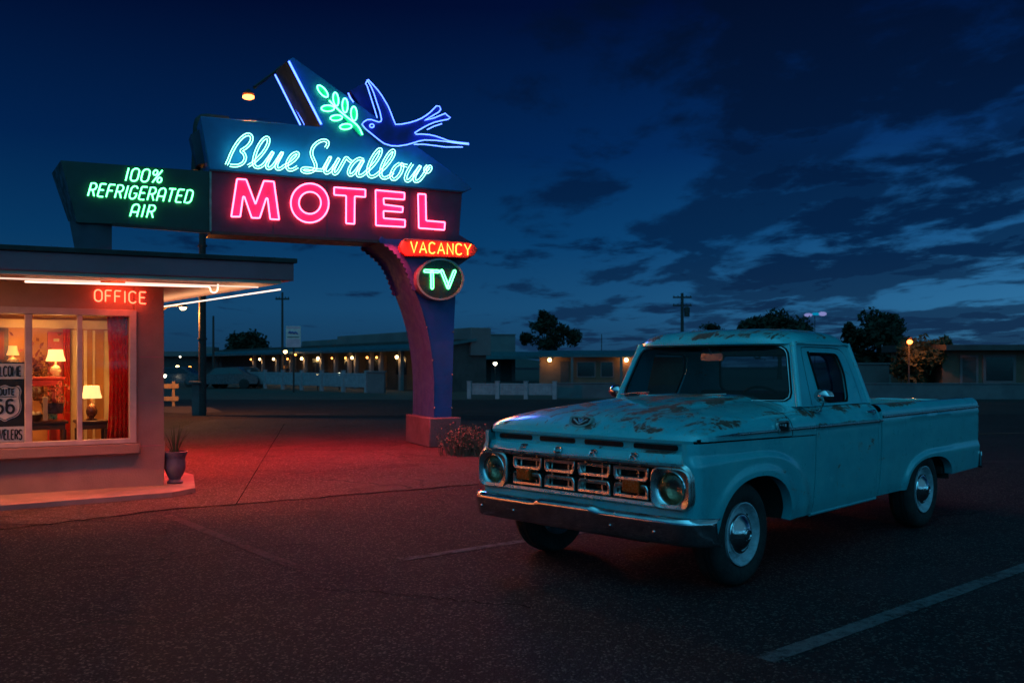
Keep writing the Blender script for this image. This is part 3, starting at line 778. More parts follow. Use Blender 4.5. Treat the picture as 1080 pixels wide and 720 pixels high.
# swallow, its rear wing and the olive branch
bird_pts = [(381.7, 131.1), (384.2, 128.3), (387.3, 126.4), (391.5, 126.3), (395.5, 127.6), (399.5, 128.9), (401.8, 128.2), (402.4, 126.0), (400.6, 117.5), (397.8, 109.4), (394.3, 98.5), (391.1, 91.1), (387.0, 84.5), (388.3, 84.0), (393.3, 89.4), (398.5, 95.3), (402.8, 101.2), (409.3, 112.0), (412.2, 119), (414.8, 125.8), (417.2, 131.4), (424, 131), (432.2, 129.4), (438.8, 127.4), (444.4, 125), (449.3, 122), (453.6, 118.7), (457.8, 114.5), (460.3, 111.8), (463.5, 112.2), (464.9, 115.4), (462.8, 118.3), (455.5, 122.6), (447.8, 127.0), (457.8, 124.6), (464, 122.0), (469.8, 119.7), (471.2, 121.4), (475.0, 124.3), (472.4, 126.0), (466, 127.2), (458.9, 128.9), (453, 131.2), (447.8, 133.9), (442, 137.2), (437.3, 140.3), (438.6, 141.7), (445.5, 141.6), (453.3, 142.3), (459.5, 143.7), (465.6, 145.8), (473.3, 148.7), (484, 150.3), (494.4, 151.3), (494.4, 152.5), (486, 151.6), (477.8, 150.6), (469, 149.2), (460, 148.2), (447.8, 147.8), (441.5, 149.0), (436.7, 150.6), (429, 152.8), (420, 154.2), (412.5, 153.8), (405.6, 151.7), (401.5, 149.0), (397.8, 146.1), (391.1, 140.6), (388, 138.1), (385.6, 136.1)]
bird = plate('swallow', bird_pts, -.17, -.05, M['birdblue'], vt=-.17)
neon('neon_tube', [bird_pts + [bird_pts[0]], [(387.2, 90.6), (391.5, 104), (395, 115), (397.8, 124.4)], [(386.9, 86), (385.6, 88.5), (387.2, 90.6)],
     [(436.7, 152.4), (447, 152.3), (458, 153.6), (470, 155.2), (488, 155.2)], ell(392.2, 132.8, 2.3, 1.9, 14) + [(394.5, 132.8)],
     [(450.5, 136.8), (458, 133.2), (466, 130.6)]], M['n_blue'], -.215, .0092, bird)
plate('rear_wing', [(368, 97), (384, 88.5), (386.5, 91), (397, 121), (392, 126), (382, 119)], .2, .5, M['birdblue'], vt=.3)
neon('neon_tube', [[(367.2, 98.3), (369.6, 103.5), (372.8, 107.8)]], M['n_blue'], -.06, .012, sign)
stem = [(347.2, 106.1), (352, 111.3), (358.9, 117.8), (366, 123.6), (372.2, 128.3), (376.8, 132.2), (379.8, 136.4), (382.2, 142.2)]
def leaf(cx, cy, a, b, ang, n=16):
    ca, sa = math.cos(ang), math.sin(ang)
    return [(cx + a * math.cos(t) * ca - b * math.sin(t) * sa, cy + a * math.cos(t) * sa + b * math.sin(t) * ca) for t in [2 * PI * i / n for i in range(n)]]
leaves = [leaf(340.3, 96.4, 7.9, 3.2, .86), leaf(354.2, 104.8, 7.2, 2.8, 1.45), leaf(363.9, 111.4, 7.6, 2.9, 1.56), leaf(373.3, 120, 7.5, 3.2, 1.53),
          leaf(345.8, 114.4, 6.9, 3.2, .0), leaf(354.7, 124.4, 6.4, 2.9, -.08), leaf(364.7, 133.7, 6.4, 2.9, -.08)]
branch = plate('olive_branch', [(344.5, 104.5), (348.5, 104.5), (382.8, 139), (383.5, 143), (380, 143.5)], -.03, .0, M['letgreen'])
neon('neon_tube', [stem], M['n_olive'], -.06, .0115, branch)
for i, lf in enumerate(leaves):
    l = plate('leaf', lf, -.035, .0, M['letgreen'], parent=branch)
    cx, cy = sum(p[0] for p in lf) / len(lf), sum(p[1] for p in lf) / len(lf)
    # leaves' tubes stay within depth three: they belong to the branch
    neon('leaf_tube', [lf + [lf[0]]], M['n_olive'], -.06, .0105, branch)
# fin tubes
fs = [S(303.3, 64.6, -.004), S(338.6, 134, -.004), S(321, 133.8, D + .03), S(288.6, 78.2, D + .03)]
mb = MB(); mb.poly([(p[0] - .012, p[1], p[2]) for p in fs]); mb.build('fin_side', M['dark'], sign, smooth=0)  # dark plate added over the fin's lamp-lit side to keep it in shade
plate('fin_back', [(289, 77.5), (297, 70), (303, 66), (339, 133), (321, 133.5)], D - .02, D + .04, M['navy'], vt=D)
neon('neon_tube', [[(304.6, 64.8), (338.8, 131.3)]], M['n_blue'], -.05, .017, sign)
neon('neon_tube', [[(289.6, 77.8), (316.8, 132)], [(294.0, 80.5), (321.5, 131.8)]], M['n_blue'], D - .06, .014, sign)

# small words
def words(text, BL, BR, TL, mat, v, r, parent, label, sgn=S, gap=.22, name='neon_letter', bld=None):
    for ch, st in layout(text, gap):
        mb = MB()
        for s_ in st:
            pts = []
            for a, b in s_:
                px = BL[0] + a * (BR[0] - BL[0]) + b * (TL[0] - BL[0]); py = BL[1] + a * (BR[1] - BL[1]) + b * (TL[1] - BL[1])
                pts.append(sgn(px, py, v))
            cl = len(pts) > 3 and (Vector(pts[0]) - Vector(pts[-1])).length < 1e-4
            if cl: pts = pts[:-1]
            if bld: mb.tube(pts, r, 6, closed=cl, squash=((0, 1, 0), bld))
            else: mb.tube(pts, r, 6, closed=cl)
        o = mb.build(name, mat, parent, smooth=60); o['label'] = label + ' ' + ch.upper()
words('100%', (131.3, 190.4), (169.8, 193.0), (134.6, 177.2), M['n_green'], -.036, .0100, sign, 'green italic character', gap=.2)
words('REFRIGERATED', (92.3, 206.4), (201.2, 214.2), (96.0, 193.1), M['n_green'], -.036, .0100, sign, 'green italic letter', gap=.2)
words('AIR', (136.9, 228.0), (161.6, 229.6), (140.3, 215.2), M['n_green'], -.036, .0100, sign, 'green italic letter', gap=.28)
words('VaCaNCY', (433.3, 266.2), (496.6, 269.2), (433.3, 254.8), M['n_red'], -.205, .0115, sign, 'orange letter', gap=.24)
z7 = lambda l: [(415 + a / 9, 240 + b / 9) for a, b in l]
def capsule(a, b, r, n=5):
    a, b = Vector(a), Vector(b); d = (b - a).normalized(); th = math.atan2(d.y, d.x)
    return [(b.x + r * math.cos(th - PI / 2 + PI * i / n), b.y + r * math.sin(th - PI / 2 + PI * i / n)) for i in range(n + 1)] + [(a.x + r * math.cos(th + PI / 2 + PI * i / n), a.y + r * math.sin(th + PI / 2 + PI * i / n)) for i in range(n + 1)]
for ch, segs in (('T', [((302, 412), (425, 416)), ((366, 420), (368, 570))]), ('V', [((458, 412), (520, 568)), ((580, 416), (520, 568))])):
    mb = MB()
    for a, b in segs:
        cp = capsule(*z7([a, b]), 1.25)
        mb.tube([S(x, y, -.236) for x, y in cp], .0105, 6, closed=True)
    o = mb.build('neon_letter', M['n_green'], sign, smooth=60); o['label'] = 'green letter ' + ch

# gooseneck lamp above the sign
lp = SW(262, 102.5, .4)
base = SW(292.5, 74.5, .8)
gl = thing('gooseneck_lamp', 'small glowing orange lamp on a bent arm above the left end of the motel sign', 'lamp', base)
mb = MB(); mb.tube(soft([(0, 0, 0), tuple(lp + Vector((.10, 0, .16)) - base)], .1), .03, 8); mb.tube([tuple(SW(297, 71, .8) - base), (0, 0, 0)], .035, 8)
mb.build('lamp_arm', M['steelpole'], gl)
mb = MB(); mb.lathe([(.02, .13), (.05, .10), (.10, .055), (.095, .05), (.03, .08)], 16, lambda x, y, h: (lp.x - base.x + x, lp.y - base.y + y, lp.z - base.z + h)); mb.build('lamp_hood', M['steelpole'], gl)
mb = MB(); mb.ball(tuple(lp - base), .07, 12, 8, (1.45, 1.2, .62)); mb.build('bulb', M['sodium'], gl)

# ------------------------------------------------------------------ OFFICE
zs = .06
Yc = F * (H - zs) / (511 - HOR)
OA = math.radians(30.6)
OF = Frame((173 - 540) / F * Yc, Yc, OA)
def O(px, py, v=0.0):
    u, z = OF.hit(px, py, v); return (u, v, z)
def OW(px, py, v=0.0):
    l = O(px, py, v); return OF.o + OF.u * l[0] + OF.v * l[1] + Vector((0, 0, l[2]))
office = thing('motel_office', 'low pink stucco motel office with a lit shop window and a flat jutting canopy', 'building', OF.o, OA)
ZS = 2.37
wx0, wx1 = -3.1, O(141.5, 400)[0]
wz0, wz1 = O(120, 467.5)[2], O(130, 328.5)[2]
T = .16
mb = MB()
mb.box(-22, 0, 0, T, -.05, wz0); mb.box(wx1, 0, 0, T, wz0, ZS); mb.box(-22, wx1, 0, T, wz1, ZS); mb.box(-3.9, wx0, 0, T, wz0, wz1); mb.box(-8.2, -7.3, 0, T, wz0, wz1); mb.box(-12.5, -11.6, 0, T, wz0, wz1); mb.box(-16.8, -15.9, 0, T, wz0, wz1); mb.box(-22, -20.2, 0, T, wz0, wz1)
mb.box(-T, 0, T, 6.5, -.05, ZS); mb.box(-22, -21.84, T, 6.5, -.05, ZS); mb.box(-21.84, -T, 6.34, 6.5, -.05, ZS)
mb.build('wall', M['stucco'], office, smooth=0, bevel=.012)
for zz in (.52, 1.02, 1.55):
    mb = MB(); mb.box(wx1 + .06 if zz > .5 else -2.2, -.012, -.003, .004, zz, zz + .010); mb.build('wall_joint', M['fascia'], office, smooth=0)
mb = MB(); s0, s1 = O(146.5, 477.5)[0], -21.6
mb.box(s1, s0, -.09, 0, wz0 - .12, wz0 - .004); mb.build('window_ledge', M['stucco'], office, bevel=.012)
# window
win = MB()
fw = .055
win.box(wx0, wx1, -.045, .06, wz1 - fw, wz1 + .02); win.box(wx0, wx1, -.045, .06, wz0, wz0 + fw)
win.box(wx1 - fw, wx1 + .02, -.046, .061, wz0, wz1 + .019); win.box(wx0 - .02, wx0 + fw, -.046, .061, wz0, wz1 + .019)
mul = [O(30, 400)[0], O(84, 400)[0], -2.55]
for x, hw in zip(mul, (.036, .026, .03)): win.box(x - hw, x + hw, -.03, .05, wz0 + fw - .002, wz1 - fw + .002)
wobj = win.build('window', M['winframe'], office, smooth=0, bevel=.006)
edges = [wx0 + fw] + [mul[2], mul[0], mul[1]] + [wx1 - fw]
for a, b in zip(edges, edges[1:]):
    mb = MB(); mb.box(a + .01, b - .01, .012, .018, wz0 + fw - .01, wz1 - fw + .01); mb.build('pane', M['wglass'], wobj, smooth=0)
for xa, xb in ((-7.3, -3.9), (-11.6, -8.2), (-15.9, -12.5), (-20.2, -16.8)):
    mb = MB(); mb.box(xa, xb, -.045, .06, wz1 - fw, wz1 + .02); mb.box(xa, xb, -.045, .06, wz0, wz0 + fw)
    for x in (xa + .02, (xa * 2 + xb) / 3, (xa + 2 * xb) / 3, xb - .02): mb.box(x - .035, x + .035, -.03, .05, wz0 + fw - .002, wz1 - fw + .002)
    w2 = mb.build('window', M['winframe'], office, smooth=0, bevel=.006)
    mb = MB(); mb.box(xa, xb, .012, .018, wz0 + fw - .01, wz1 - fw + .01); mb.build('pane', M['wglass'], w2, smooth=0)
# roof and canopy: one flat slab, its plan set out from the tip
tip = at(310, 299.5, F * (ZS - H) / (HOR - 299.5)); f0 = at(0, 288, F * (ZS - H) / (HOR - 288)); b0 = at(173, 320.5, F * (ZS - H) / (HOR - 320.5))
dfr = (f0 - tip).normalized(); dbk = (b0 - tip).normalized()
fE = tip + dfr * 3.6            # just outside the picture the canopy turns to run along the wall
wl = -OF.u
plan = [tip, fE, fE + wl * 21, fE + wl * 21 + OF.v * 8, tip + dbk * 8.0]
def loc(p): q = p - OF.o; return (q.dot(OF.u), q.dot(OF.v))
pl = [loc(p) for p in plan]
mb = MB(); mb.prism(pl, lambda a, b: (a, b, ZS + .035), lambda a, b: (a, b, 2.60)); mb.build('roof', M['fascia'], office, smooth=0, bevel=.01)
cen = (sum(p[0] for p in pl) / 5, sum(p[1] for p in pl) / 5)
gr = [(a + (a - cen[0]) * .003, b + (b - cen[1]) * .01) for a, b in pl]; sm = [(a + (cen[0] - a) * .012, b + (cen[1] - b) * .012) for a, b in pl]
mb = MB(); mb.prism(gr, lambda a, b: (a, b, 2.602), lambda a, b: (a, b, 2.655)); mb.build('roof_edge', M['roofing'], office, smooth=0, bevel=.008)
mb = MB(); mb.prism(sm, lambda a, b: (a, b, ZS), lambda a, b: (a, b, ZS + .034)); mb.build('soffit', M['soffitw'], office, smooth=0)
def loc3(p, z): q = loc(p); return (q[0], q[1], z)
# canopy tube lights under the front and the slanting edge
tb = thing('canopy_neon', 'white neon tubing along the underside edges of the office canopy', 'neon tube', OF.o + Vector((0, 0, 2.33)), OA)
ins = .06
nb = (-dbk.y, dbk.x)
fA = tip + dfr * .55 + dbk * .10
def run(a, b, k):
    segs = []
    for i in range(k):
        segs.append((a.lerp(b, (i + .012) / k), a.lerp(b, (i + .988) / k)))
    return segs
zt = 2.325 - 2.33
for a, b in run(tip + dbk * .25 + dfr * .04, tip + dbk * 5.4 + dfr * .04, 5) + run(tip + dfr * .35 + dbk * .06, tip + dfr * 1.75 + dbk * .06, 1) + run(tip + dfr * 1.95 + dbk * .06, fE + dbk * .06, 1) + run(fE + wl * .1 + OF.v * .08, fE + wl * 20 + OF.v * .08, 10):
    mb = MB(); A_, B_ = loc3(a, zt), loc3(b, zt)
    d_ = (Vector(B_) - Vector(A_)).normalized() * .03
    mb.tube([A_, B_], .0085, 6)
    mb.build('tube', M['n_white'] if (b - a).normalized().dot(dbk) > .9 else M['n_front'], tb, smooth=60)
# a second, shorter run set in, with its looped end
a2, b2 = tip + dfr * .84 + dbk * .22, tip + dfr * 2.6 + dbk * .40
mb = MB(); mb.tube([loc3(a2, zt), loc3(b2, zt)], .010, 6)
q = Vector(loc3(a2, zt)); lp_ = [q + Vector(k) for k in ((0, 0, 0), (.02, -.01, -.02), (.015, -.02, -.05), (.05, -.03, -.07), (.09, -.02, -.05), (.10, .0, -.01), (.105, .01, .03))]
mb.tube(chaikin([tuple(k) for k in lp_], 2), .009, 6)
mb.build('tube', M['n_white'], tb, smooth=60)
# office neon word
osg = thing('office_sign', 'red neon OFFICE lettering on the stucco wall under the canopy', 'neon sign', OF.o, OA)
words('OFFICE', (99.6, 317.4), (154, 320.2), (99.6, 305.4), M['n_office'], -.045, .0075, osg, 'red letter', sgn=O, gap=.22)
# sidewalk slab
sl = [gnd(0, 539, .0), gnd(181, 524.3, .0), gnd(312, 497, .0), gnd(300, 489, 0)]
A_ = sl[0]; B_ = sl[1]; dd = (A_ - B_).normalized()
pk = [B_, A_, A_ - OF.u * 19, A_ - OF.u * 19 + OF.v * 2.5, Vector((OF.o.x - 2.0, OF.o.y + 4, 0)), gnd(176, 497, 0), gnd(204, 505, 0), gnd(206, 519.5, 0)]
mb = MB(); mb.prism([(p.x, p.y) for p in pk], lambda a, b: (a, b, -.05), lambda a, b: (a, b, zs if True else 0)); 
tag(mb.build('sidewalk', M['walk'], smooth=0, bevel=.006), kind='structure')

# room behind the window
def room(name, mat, *bx, parent=office, bevel=0):
    mb = MB()
    for b in bx: mb.box(*b)
    return mb.build(name, mat, parent, smooth=0, bevel=bevel)
RV = 2.3
cz = 2.12
room('ceiling', M['ceil'], (-21.84, -T, T, 6.34, cz, cz + .03))
room('floor', M['carpet'], (-21.84, -T, T, 6.34, .0, .05))
ux = lambda px, v=RV: O(px, 400, v)[0]
room('inner_wall', M['plaster'], (-21.83, -T, RV, RV + .1, .05, cz))
room('cornice', M['cream'], (-21.83, -T - .002, RV - .07, RV - .002, cz - .17, cz - .06))
room('door_casing', M['cream'], *[(ux(a), min(-T - .002, ux(b)), RV - d, RV - .002, .05, 1.93) for a, b, d in ((74.5, 81.5, .05), (88, 91.5, .04), (97.5, 100, .035), (109.5, 117.5, .05))])
room('door_leaf', M['plaster'], *[(ux(a), ux(b), RV - .02, RV - .002, .06, 1.92) for a, b in ((82, 87.8), (91.8, 97.2), (100.3, 109.2))])
rd = O(51, 372, RV - .12)[0]
rdo = room('red_panel', M['redpaint'], (O(50.5, 372, RV - .1)[0], O(66.5, 372, RV - .1)[0], RV - .08, RV - .002, .05, O(60, 350, RV - .1)[2]))
e = []
for (a, b, c_, d_) in ((54, 357, 64, 365), (54, 368, 64, 392)):
    p0, p1 = O(a, d_, RV - .1), O(c_, b, RV - .1); e.append((p0[0], p1[0], RV - .10, RV - .081, p0[2], p1[2]))
room('panel_moulding', M['redpaint'], *e, parent=office)
room('notice', M['ceramic'], (O(56.5, 360, RV - .11)[0], O(62.5, 360, RV - .11)[0], RV - .112, RV - .101, O(60, 360, RV - .11)[2], O(60, 357, RV - .11)[2]))
# curtains
def curtain(px0, px1, py0, py1, v, amp, folds, label):
    x0, x1 = O(px0, 400, v)[0], O(px1, 400, v)[0]; z0, z1 = O(px0, py1, v)[2], O(px0, py0, v)[2]
    mb = MB(); rows = []
    n = folds * 8
    for k in range(9):
        t = k / 8; row = []
        for i in range(n + 1):
            s_ = i / n
            squeeze = 1 - .12 * math.sin(PI * t)
            row.append((x1 - (x1 - x0) * (1 - s_) * squeeze, v + amp * math.sin(2 * PI * folds * s_ + .6 * math.sin(5 * t)) * (.7 + .3 * t), z1 + (z0 - z1) * t))
        rows.append(row)
    mb.grid(rows); o = mb.build('curtain', M['redcloth'], smooth=80); o.location = OF.o; o.rotation_euler = (0, 0, OA)
    s = o.modifiers.new('cloth', 'SOLIDIFY'); s.thickness = .006
    tag(o, label, 'curtain')
curtain(112.5, 136, 332, 464, .22, .035, 5, 'red patterned curtain drawn to the right side of the office window')
curtain(66.5, 73.5, 347, 464, RV - .2, .04, 3, 'narrow red drape hanging in the office between the red panel and the cream door casing')

def othing(name, label, cat, group=None):
    return thing(name, label, cat, OF.o, OA, group)
def olathe(name, prof, c, mat, par, n=20):
    mb = MB(); mb.lathe(prof, n, lambda x, y, h: (c[0] + x, c[1] + y, c[2] + h)); return mb.build(name, mat, par, smooth=50)
# table lamps
def table_lamp(pxc, sy0, sy1, hw0, hw1, by, v, bmat, smat, label, flower=False):
    c = O(pxc, by, v); st = O(pxc, sy0, v)[2] - c[2]; sb = O(pxc, sy1, v)[2] - c[2]
    k = (O(pxc + 1, 400, v)[0] - O(pxc, 400, v)[0])
    r0, r1 = hw0 * k, hw1 * k
    t = thing('table_lamp', label, 'table lamp', OF.o + OF.u * c[0] + OF.v * c[1] + Vector((0, 0, c[2])), OA, 'lamps lit in the office')
    bh = sb * .78
    mb = MB(); mb.lathe([(.0, 0), (.06, 0), (.062, .012), (.03, .022), (.028, bh * .12), (.062, bh * .38), (.066, bh * .55), (.05, bh * .78), (.02, bh * .93), (.012, bh), (.012, st * .96), (0, st * .96)], 20)
    mb.build('lamp_base', bmat, t, smooth=60)
    mb = MB(); nn = 28; rows = []
    for (r, h) in ((r1, sb), (r1 * .985 + .004, sb + .012), (r0 * .5 + r1 * .5 - .004, (st + sb) / 2), (r0, st)):
        rows.append([(r * (1 + .02 * (j % 2)) * math.cos(2 * PI * j / nn), r * (1 + .02 * (j % 2)) * math.sin(2 * PI * j / nn), h) for j in range(nn)])
    mb.grid(rows, closed=True); mb.build('lamp_shade', smat, t, smooth=60)
    return c, st, sb
lamp1 = table_lamp(58.8, 368.5, 380.8, 7.6, 10.2, 397.0, 1.35, M['ceramic'], M['shade'], 'cream ceramic lamp with a bright shade standing on the red mantel in the office')
lamp2 = table_lamp(96.6, 406.8, 419.8, 8.2, 10.6, 442.6, .95, M['darkvase'], M['shade'], 'dark vase lamp with a scalloped shade on the small table beside the curtain')
lamp3 = table_lamp(13.5, 364.5, 374.5, 4.5, 6.5, 384, 2.0, M['ceramic'], M['shade2'], 'small dim amber lamp far back above the WELCOME sign')
# tables
def table(px0, px1, pyt, v, depth, label, name='side_table', legs=True, thick=.03, low=None):
    a, b = O(px0, pyt, v), O(px1, pyt, v); z = a[2]
    t = othing(name, label, 'table')
    mb = MB(); mb.box(a[0], b[0], v - depth / 2, v + depth / 2, z - thick, z); mb.build('tabletop', M['wood'], t, bevel=.006)
    mb = MB(); mb.box(a[0] + .03, b[0] - .03, v - depth / 2 + .03, v + depth / 2 - .03, z - thick - .07, z - thick - .001); mb.build('apron', M['wood'], t)
    for x in (a[0] + .04, b[0] - .04):
        for y in (v - depth / 2 + .04, v + depth / 2 - .04):
            mb = MB(); mb.lathe([(.0, .05), (.018, .05), (.022, .08), (.014, .12), (.024, (z - .1) * .55), (.016, (z - .1) * .6), (.024, z - thick - .07), (0, z - thick - .07)], 10, lambda xx, yy, h: (x + xx, y + yy, h)); mb.build('leg', M['wood'], t, smooth=50)
    if low: 
        mb = MB(); mb.box(a[0] + .03, b[0] - .03, v - depth / 2 + .05, v + depth / 2 - .05, low, low + .02); mb.build('shelf', M['wood'], t)
    return a, b
ta = table(78.5, 114, 443.3, .95, .42, 'small dark wooden side table under the lamp beside the red curtain', low=.32)
tc_ = table(20, 70.5, 444.2, 1.05, .40, 'long dark console table behind the window under the red mantel', name='console_table')
# mantel
a, b = O(33, 397.6, 1.35), O(68, 397.6, 1.35)
t = othing('mantel_shelf', 'carved red mantel shelf carrying the cream lamp', 'shelf')
z = a[2]
mb = MB(); mb.box(a[0] - .2, b[0], 1.15, 1.55, z - .03, z); mb.build('shelf_top', M['redpaint'], t, bevel=.006)
mb = MB(); mb.box(a[0] - .17, b[0] - .04, 1.18, 1.53, z - .11, z - .031); mb.build('frieze', M['redpaint'], t, bevel=.01)
for x in (a[0] - .1, b[0] - .12):
    mb = MB(); mb.box(x - .04, x + .04, 1.36, 1.50, .05, z - .112); mb.build('leg', M['redpaint'], t, bevel=.01)
# planter with dried flowers, figurines
p0, p1 = O(43, 442.3, .98), O(67.5, 424.5, .98)
t = othing('planter_box', 'dark planter box with a red and brown bouquet on the console table', 'planter')
mb = MB(); pr_ = [(p0[0] + .02, p0[2] + .07), (p1[0] - .02, p0[2] + .07), (p1[0], p1[2]), (p0[0], p1[2])]
mb.prism(pr_, lambda a, b: (a, .9, b), lambda a, b: (a, 1.06, b)); mb.build('box', M['darkvase'], t, bevel=.006)
mb = MB(); mb.box((p0[0] + p1[0]) / 2 - .05, (p0[0] + p1[0]) / 2 + .05, .93, 1.03, p0[2] + .0, p0[2] + .069); mb.build('foot', M['brass'], t, bevel=.004)
mb = MB(); cx, cz_ = (p0[0] + p1[0]) / 2, p1[2]
for i in range(150):
    x = cx + random.gauss(0, .065); zz = cz_ + abs(random.gauss(.02, .09)); y = .98 + random.gauss(0, .04); s_ = random.uniform(.015, .03)
    d1 = Vector((random.uniform(-1, 1), random.uniform(-1, 1), random.uniform(-1, 1))).normalized() * s_; d2 = d1.orthogonal().normalized() * s_ * .6
    c0 = Vector((x, y, zz)); mb.poly([c0 - d1, c0 + d2, c0 + d1, c0 - d2]); 
mb.build('bouquet', M['greenleaf'], t, smooth=0, weld=False, normals=False)
for (px, by, hh, mt, lab) in ((57, 424, .16, M['redpaint'], 'red figurine amid the bouquet above the planter box'),):
    c = O(px, by, .93); o = olathe('figurine', [(0, 0), (.03, 0), (.034, .02), (.02, .06), (.026, .10), (.012, .125), (.02, .14), (.018, .16), (0, .165)], c, mt, None)
    o.location = OF.o; o.rotation_euler = (0, 0, OA); tag(o, lab, 'figurine')
c = O(48.5, 443.6, .86)
o = room('book', M['paper'], (c[0] - .03, c[0] + .018, .84, .98, c[2] + .0, O(48, 418.5, .86)[2]), parent=None, bevel=.004); o.location = OF.o; o.rotation_euler = (0, 0, OA)
tag(o, 'pale tall book standing on the console table left of the planter box', 'book')
c = O(36, 443.8, .95)
t = othing('basket', 'low dark basket of pale oddments on the console table', 'basket')
olathe('bowl', [(0, .0), (.07, .0), (.095, .07), (.10, .075), (.09, .07), (.065, .012), (0, .012)], c, M['wood'], t)
mb = MB()
for i in range(9): mb.ball((c[0] + random.uniform(-.06, .06), c[1] + random.uniform(-.05, .05), c[2] + .075 + random.uniform(-.01, .02)), .026, 8, 6)
mb.build('contents', M['ceramic'], t)
# picture on the back wall, dried arrangement beside the red panel, pale chest below
p0, p1 = O(-6, 383, RV - .03), O(9, 346, RV - .03)
t = othing('framed_picture', 'dark framed floral picture on the back wall behind the WELCOME sign', 'picture')
mb = MB(); mb.box(p0[0], p1[0], RV - .03, RV - .004, p0[2], p1[2]); mb.build('frame', M['wood'], t, bevel=.004)
mb = MB(); mb.box(p0[0] + .05, p1[0] - .05, RV - .036, RV - .031, p0[2] + .05, p1[2] - .05); mb.build('canvas', M['greenleaf'], t, smooth=0)
t = othing('dried_arrangement', 'brown dried flower arrangement left of the red panel on the back wall', 'flowers')
mb = MB(); c0 = O(40, 386, RV - .25)
for i in range(170):
    a_ = random.uniform(0, 2 * PI); rr_ = random.gauss(0, .13)
    c_ = Vector((c0[0] + rr_ * math.cos(a_), RV - .2 + random.gauss(0, .05), c0[2] + rr_ * math.sin(a_) * 1.2)); s_ = random.uniform(.02, .045)
    d1 = Vector((random.uniform(-1, 1), random.uniform(-1, 1), random.uniform(-1, 1))).normalized() * s_; d2 = d1.orthogonal().normalized() * s_ * .6
    mb.poly([c_ - d1, c_ + d2, c_ + d1, c_ - d2])
mb.build('flowers', M['greenleaf'], t, smooth=0, weld=False, normals=False)
mb = MB(); mb.lathe([(0, -.45), (.05, -.45), (.08, -.36), (.06, -.2), (.03, -.14), (.035, -.11)], 16, lambda x, y, h: (c0[0] + x, RV - .2 + y, c0[2] + h)); mb.build('vase', M['darkvase'], t, smooth=60)
# welcome sign standing inside the glass
wsn = othing('welcome_sign', 'black and white WELCOME ROUTE 66 TRAVELERS sign inside the office window', 'sign')
VV = .075
def band(px0, px1, py0, py1, mat, name, dv=0, th=.012):
    a, b = O(px0, py1, VV), O(px1, py0, VV); mb = MB(); mb.box(a[0], b[0], VV - dv, VV - dv + th, a[2], b[2]); return mb.build(name, mat, wsn, smooth=0)
band(-16, 26.8, 381.8, 468.5, M['signblack'], 'backing', 0, .014)
bw = band(-15.5, 25.6, 383.3, 399.8, M['signwhite'], 'upper_band', .008, .006)
bt = band(-15.5, 25.6, 449.2, 466.6, M['signwhite'], 'lower_band', .008, .006)
words('WELCOME', (-11, 396.6), (22.3, 396.4), (-11, 386.4), M['signblack'], VV - .012, .0085, bw, 'black letter', sgn=O, gap=.2, name='letter', bld=.3)
words('TRAVELERS', (-13, 463.2), (23, 463), (-13, 453.2), M['signblack'], VV - .012, .0085, bt, 'black letter', sgn=O, gap=.2, name='letter', bld=.3)
sh = [(-12.5, 413), (-10.2, 405.8), (-5.5, 408.2), (-.5, 408), (5, 405.2), (10.5, 408), (15.5, 408.2), (20.2, 405.8), (23.2, 412.3), (21, 418), (23, 426), (22.2, 434), (17.5, 439.5), (10, 441.8), (5, 445), (0, 441.8), (-7.5, 439.5), (-12.2, 434), (-13, 426), (-11, 418)]
def shield(pix, dv, mat, name):
    pts = chaikin([(O(a, b, VV)[0], O(a, b, VV)[2]) for a, b in pix], 2, True); mb = MB(); mb.prism(pts, lambda a, b: (a, VV - dv, b), lambda a, b: (a, VV - dv + .004, b)); return mb.build(name, mat, wsn, smooth=0)
shield(sh, .006, M['signwhite'], 'shield')
sc_ = [(5 + (a - 5) * .93, 425 + (b - 425) * .94) for a, b in sh]; sc2 = [(5 + (a - 5) * .885, 425 + (b - 425) * .90) for a, b in sh]
shield(sc_, .010, M['signblack'], 'shield_line'); s3 = shield(sc2, .014, M['signwhite'], 'shield_face')
words('ROUTE', (-5.6, 416.4), (15.2, 416.2), (-5.6, 410.0), M['signblack'], VV - .018, .0075, s3, 'black letter', sgn=O, gap=.24, name='letter', bld=.3)
words('66', (-5.2, 435.6), (15.0, 435.4), (-5.2, 421.4), M['signblack'], VV - .018, .0145, s3, 'black digit', sgn=O, gap=.22, name='letter', bld=.25)
band(-7.5, 17.3, 417.8, 418.9, M['signblack'], 'rule', .018, .003)

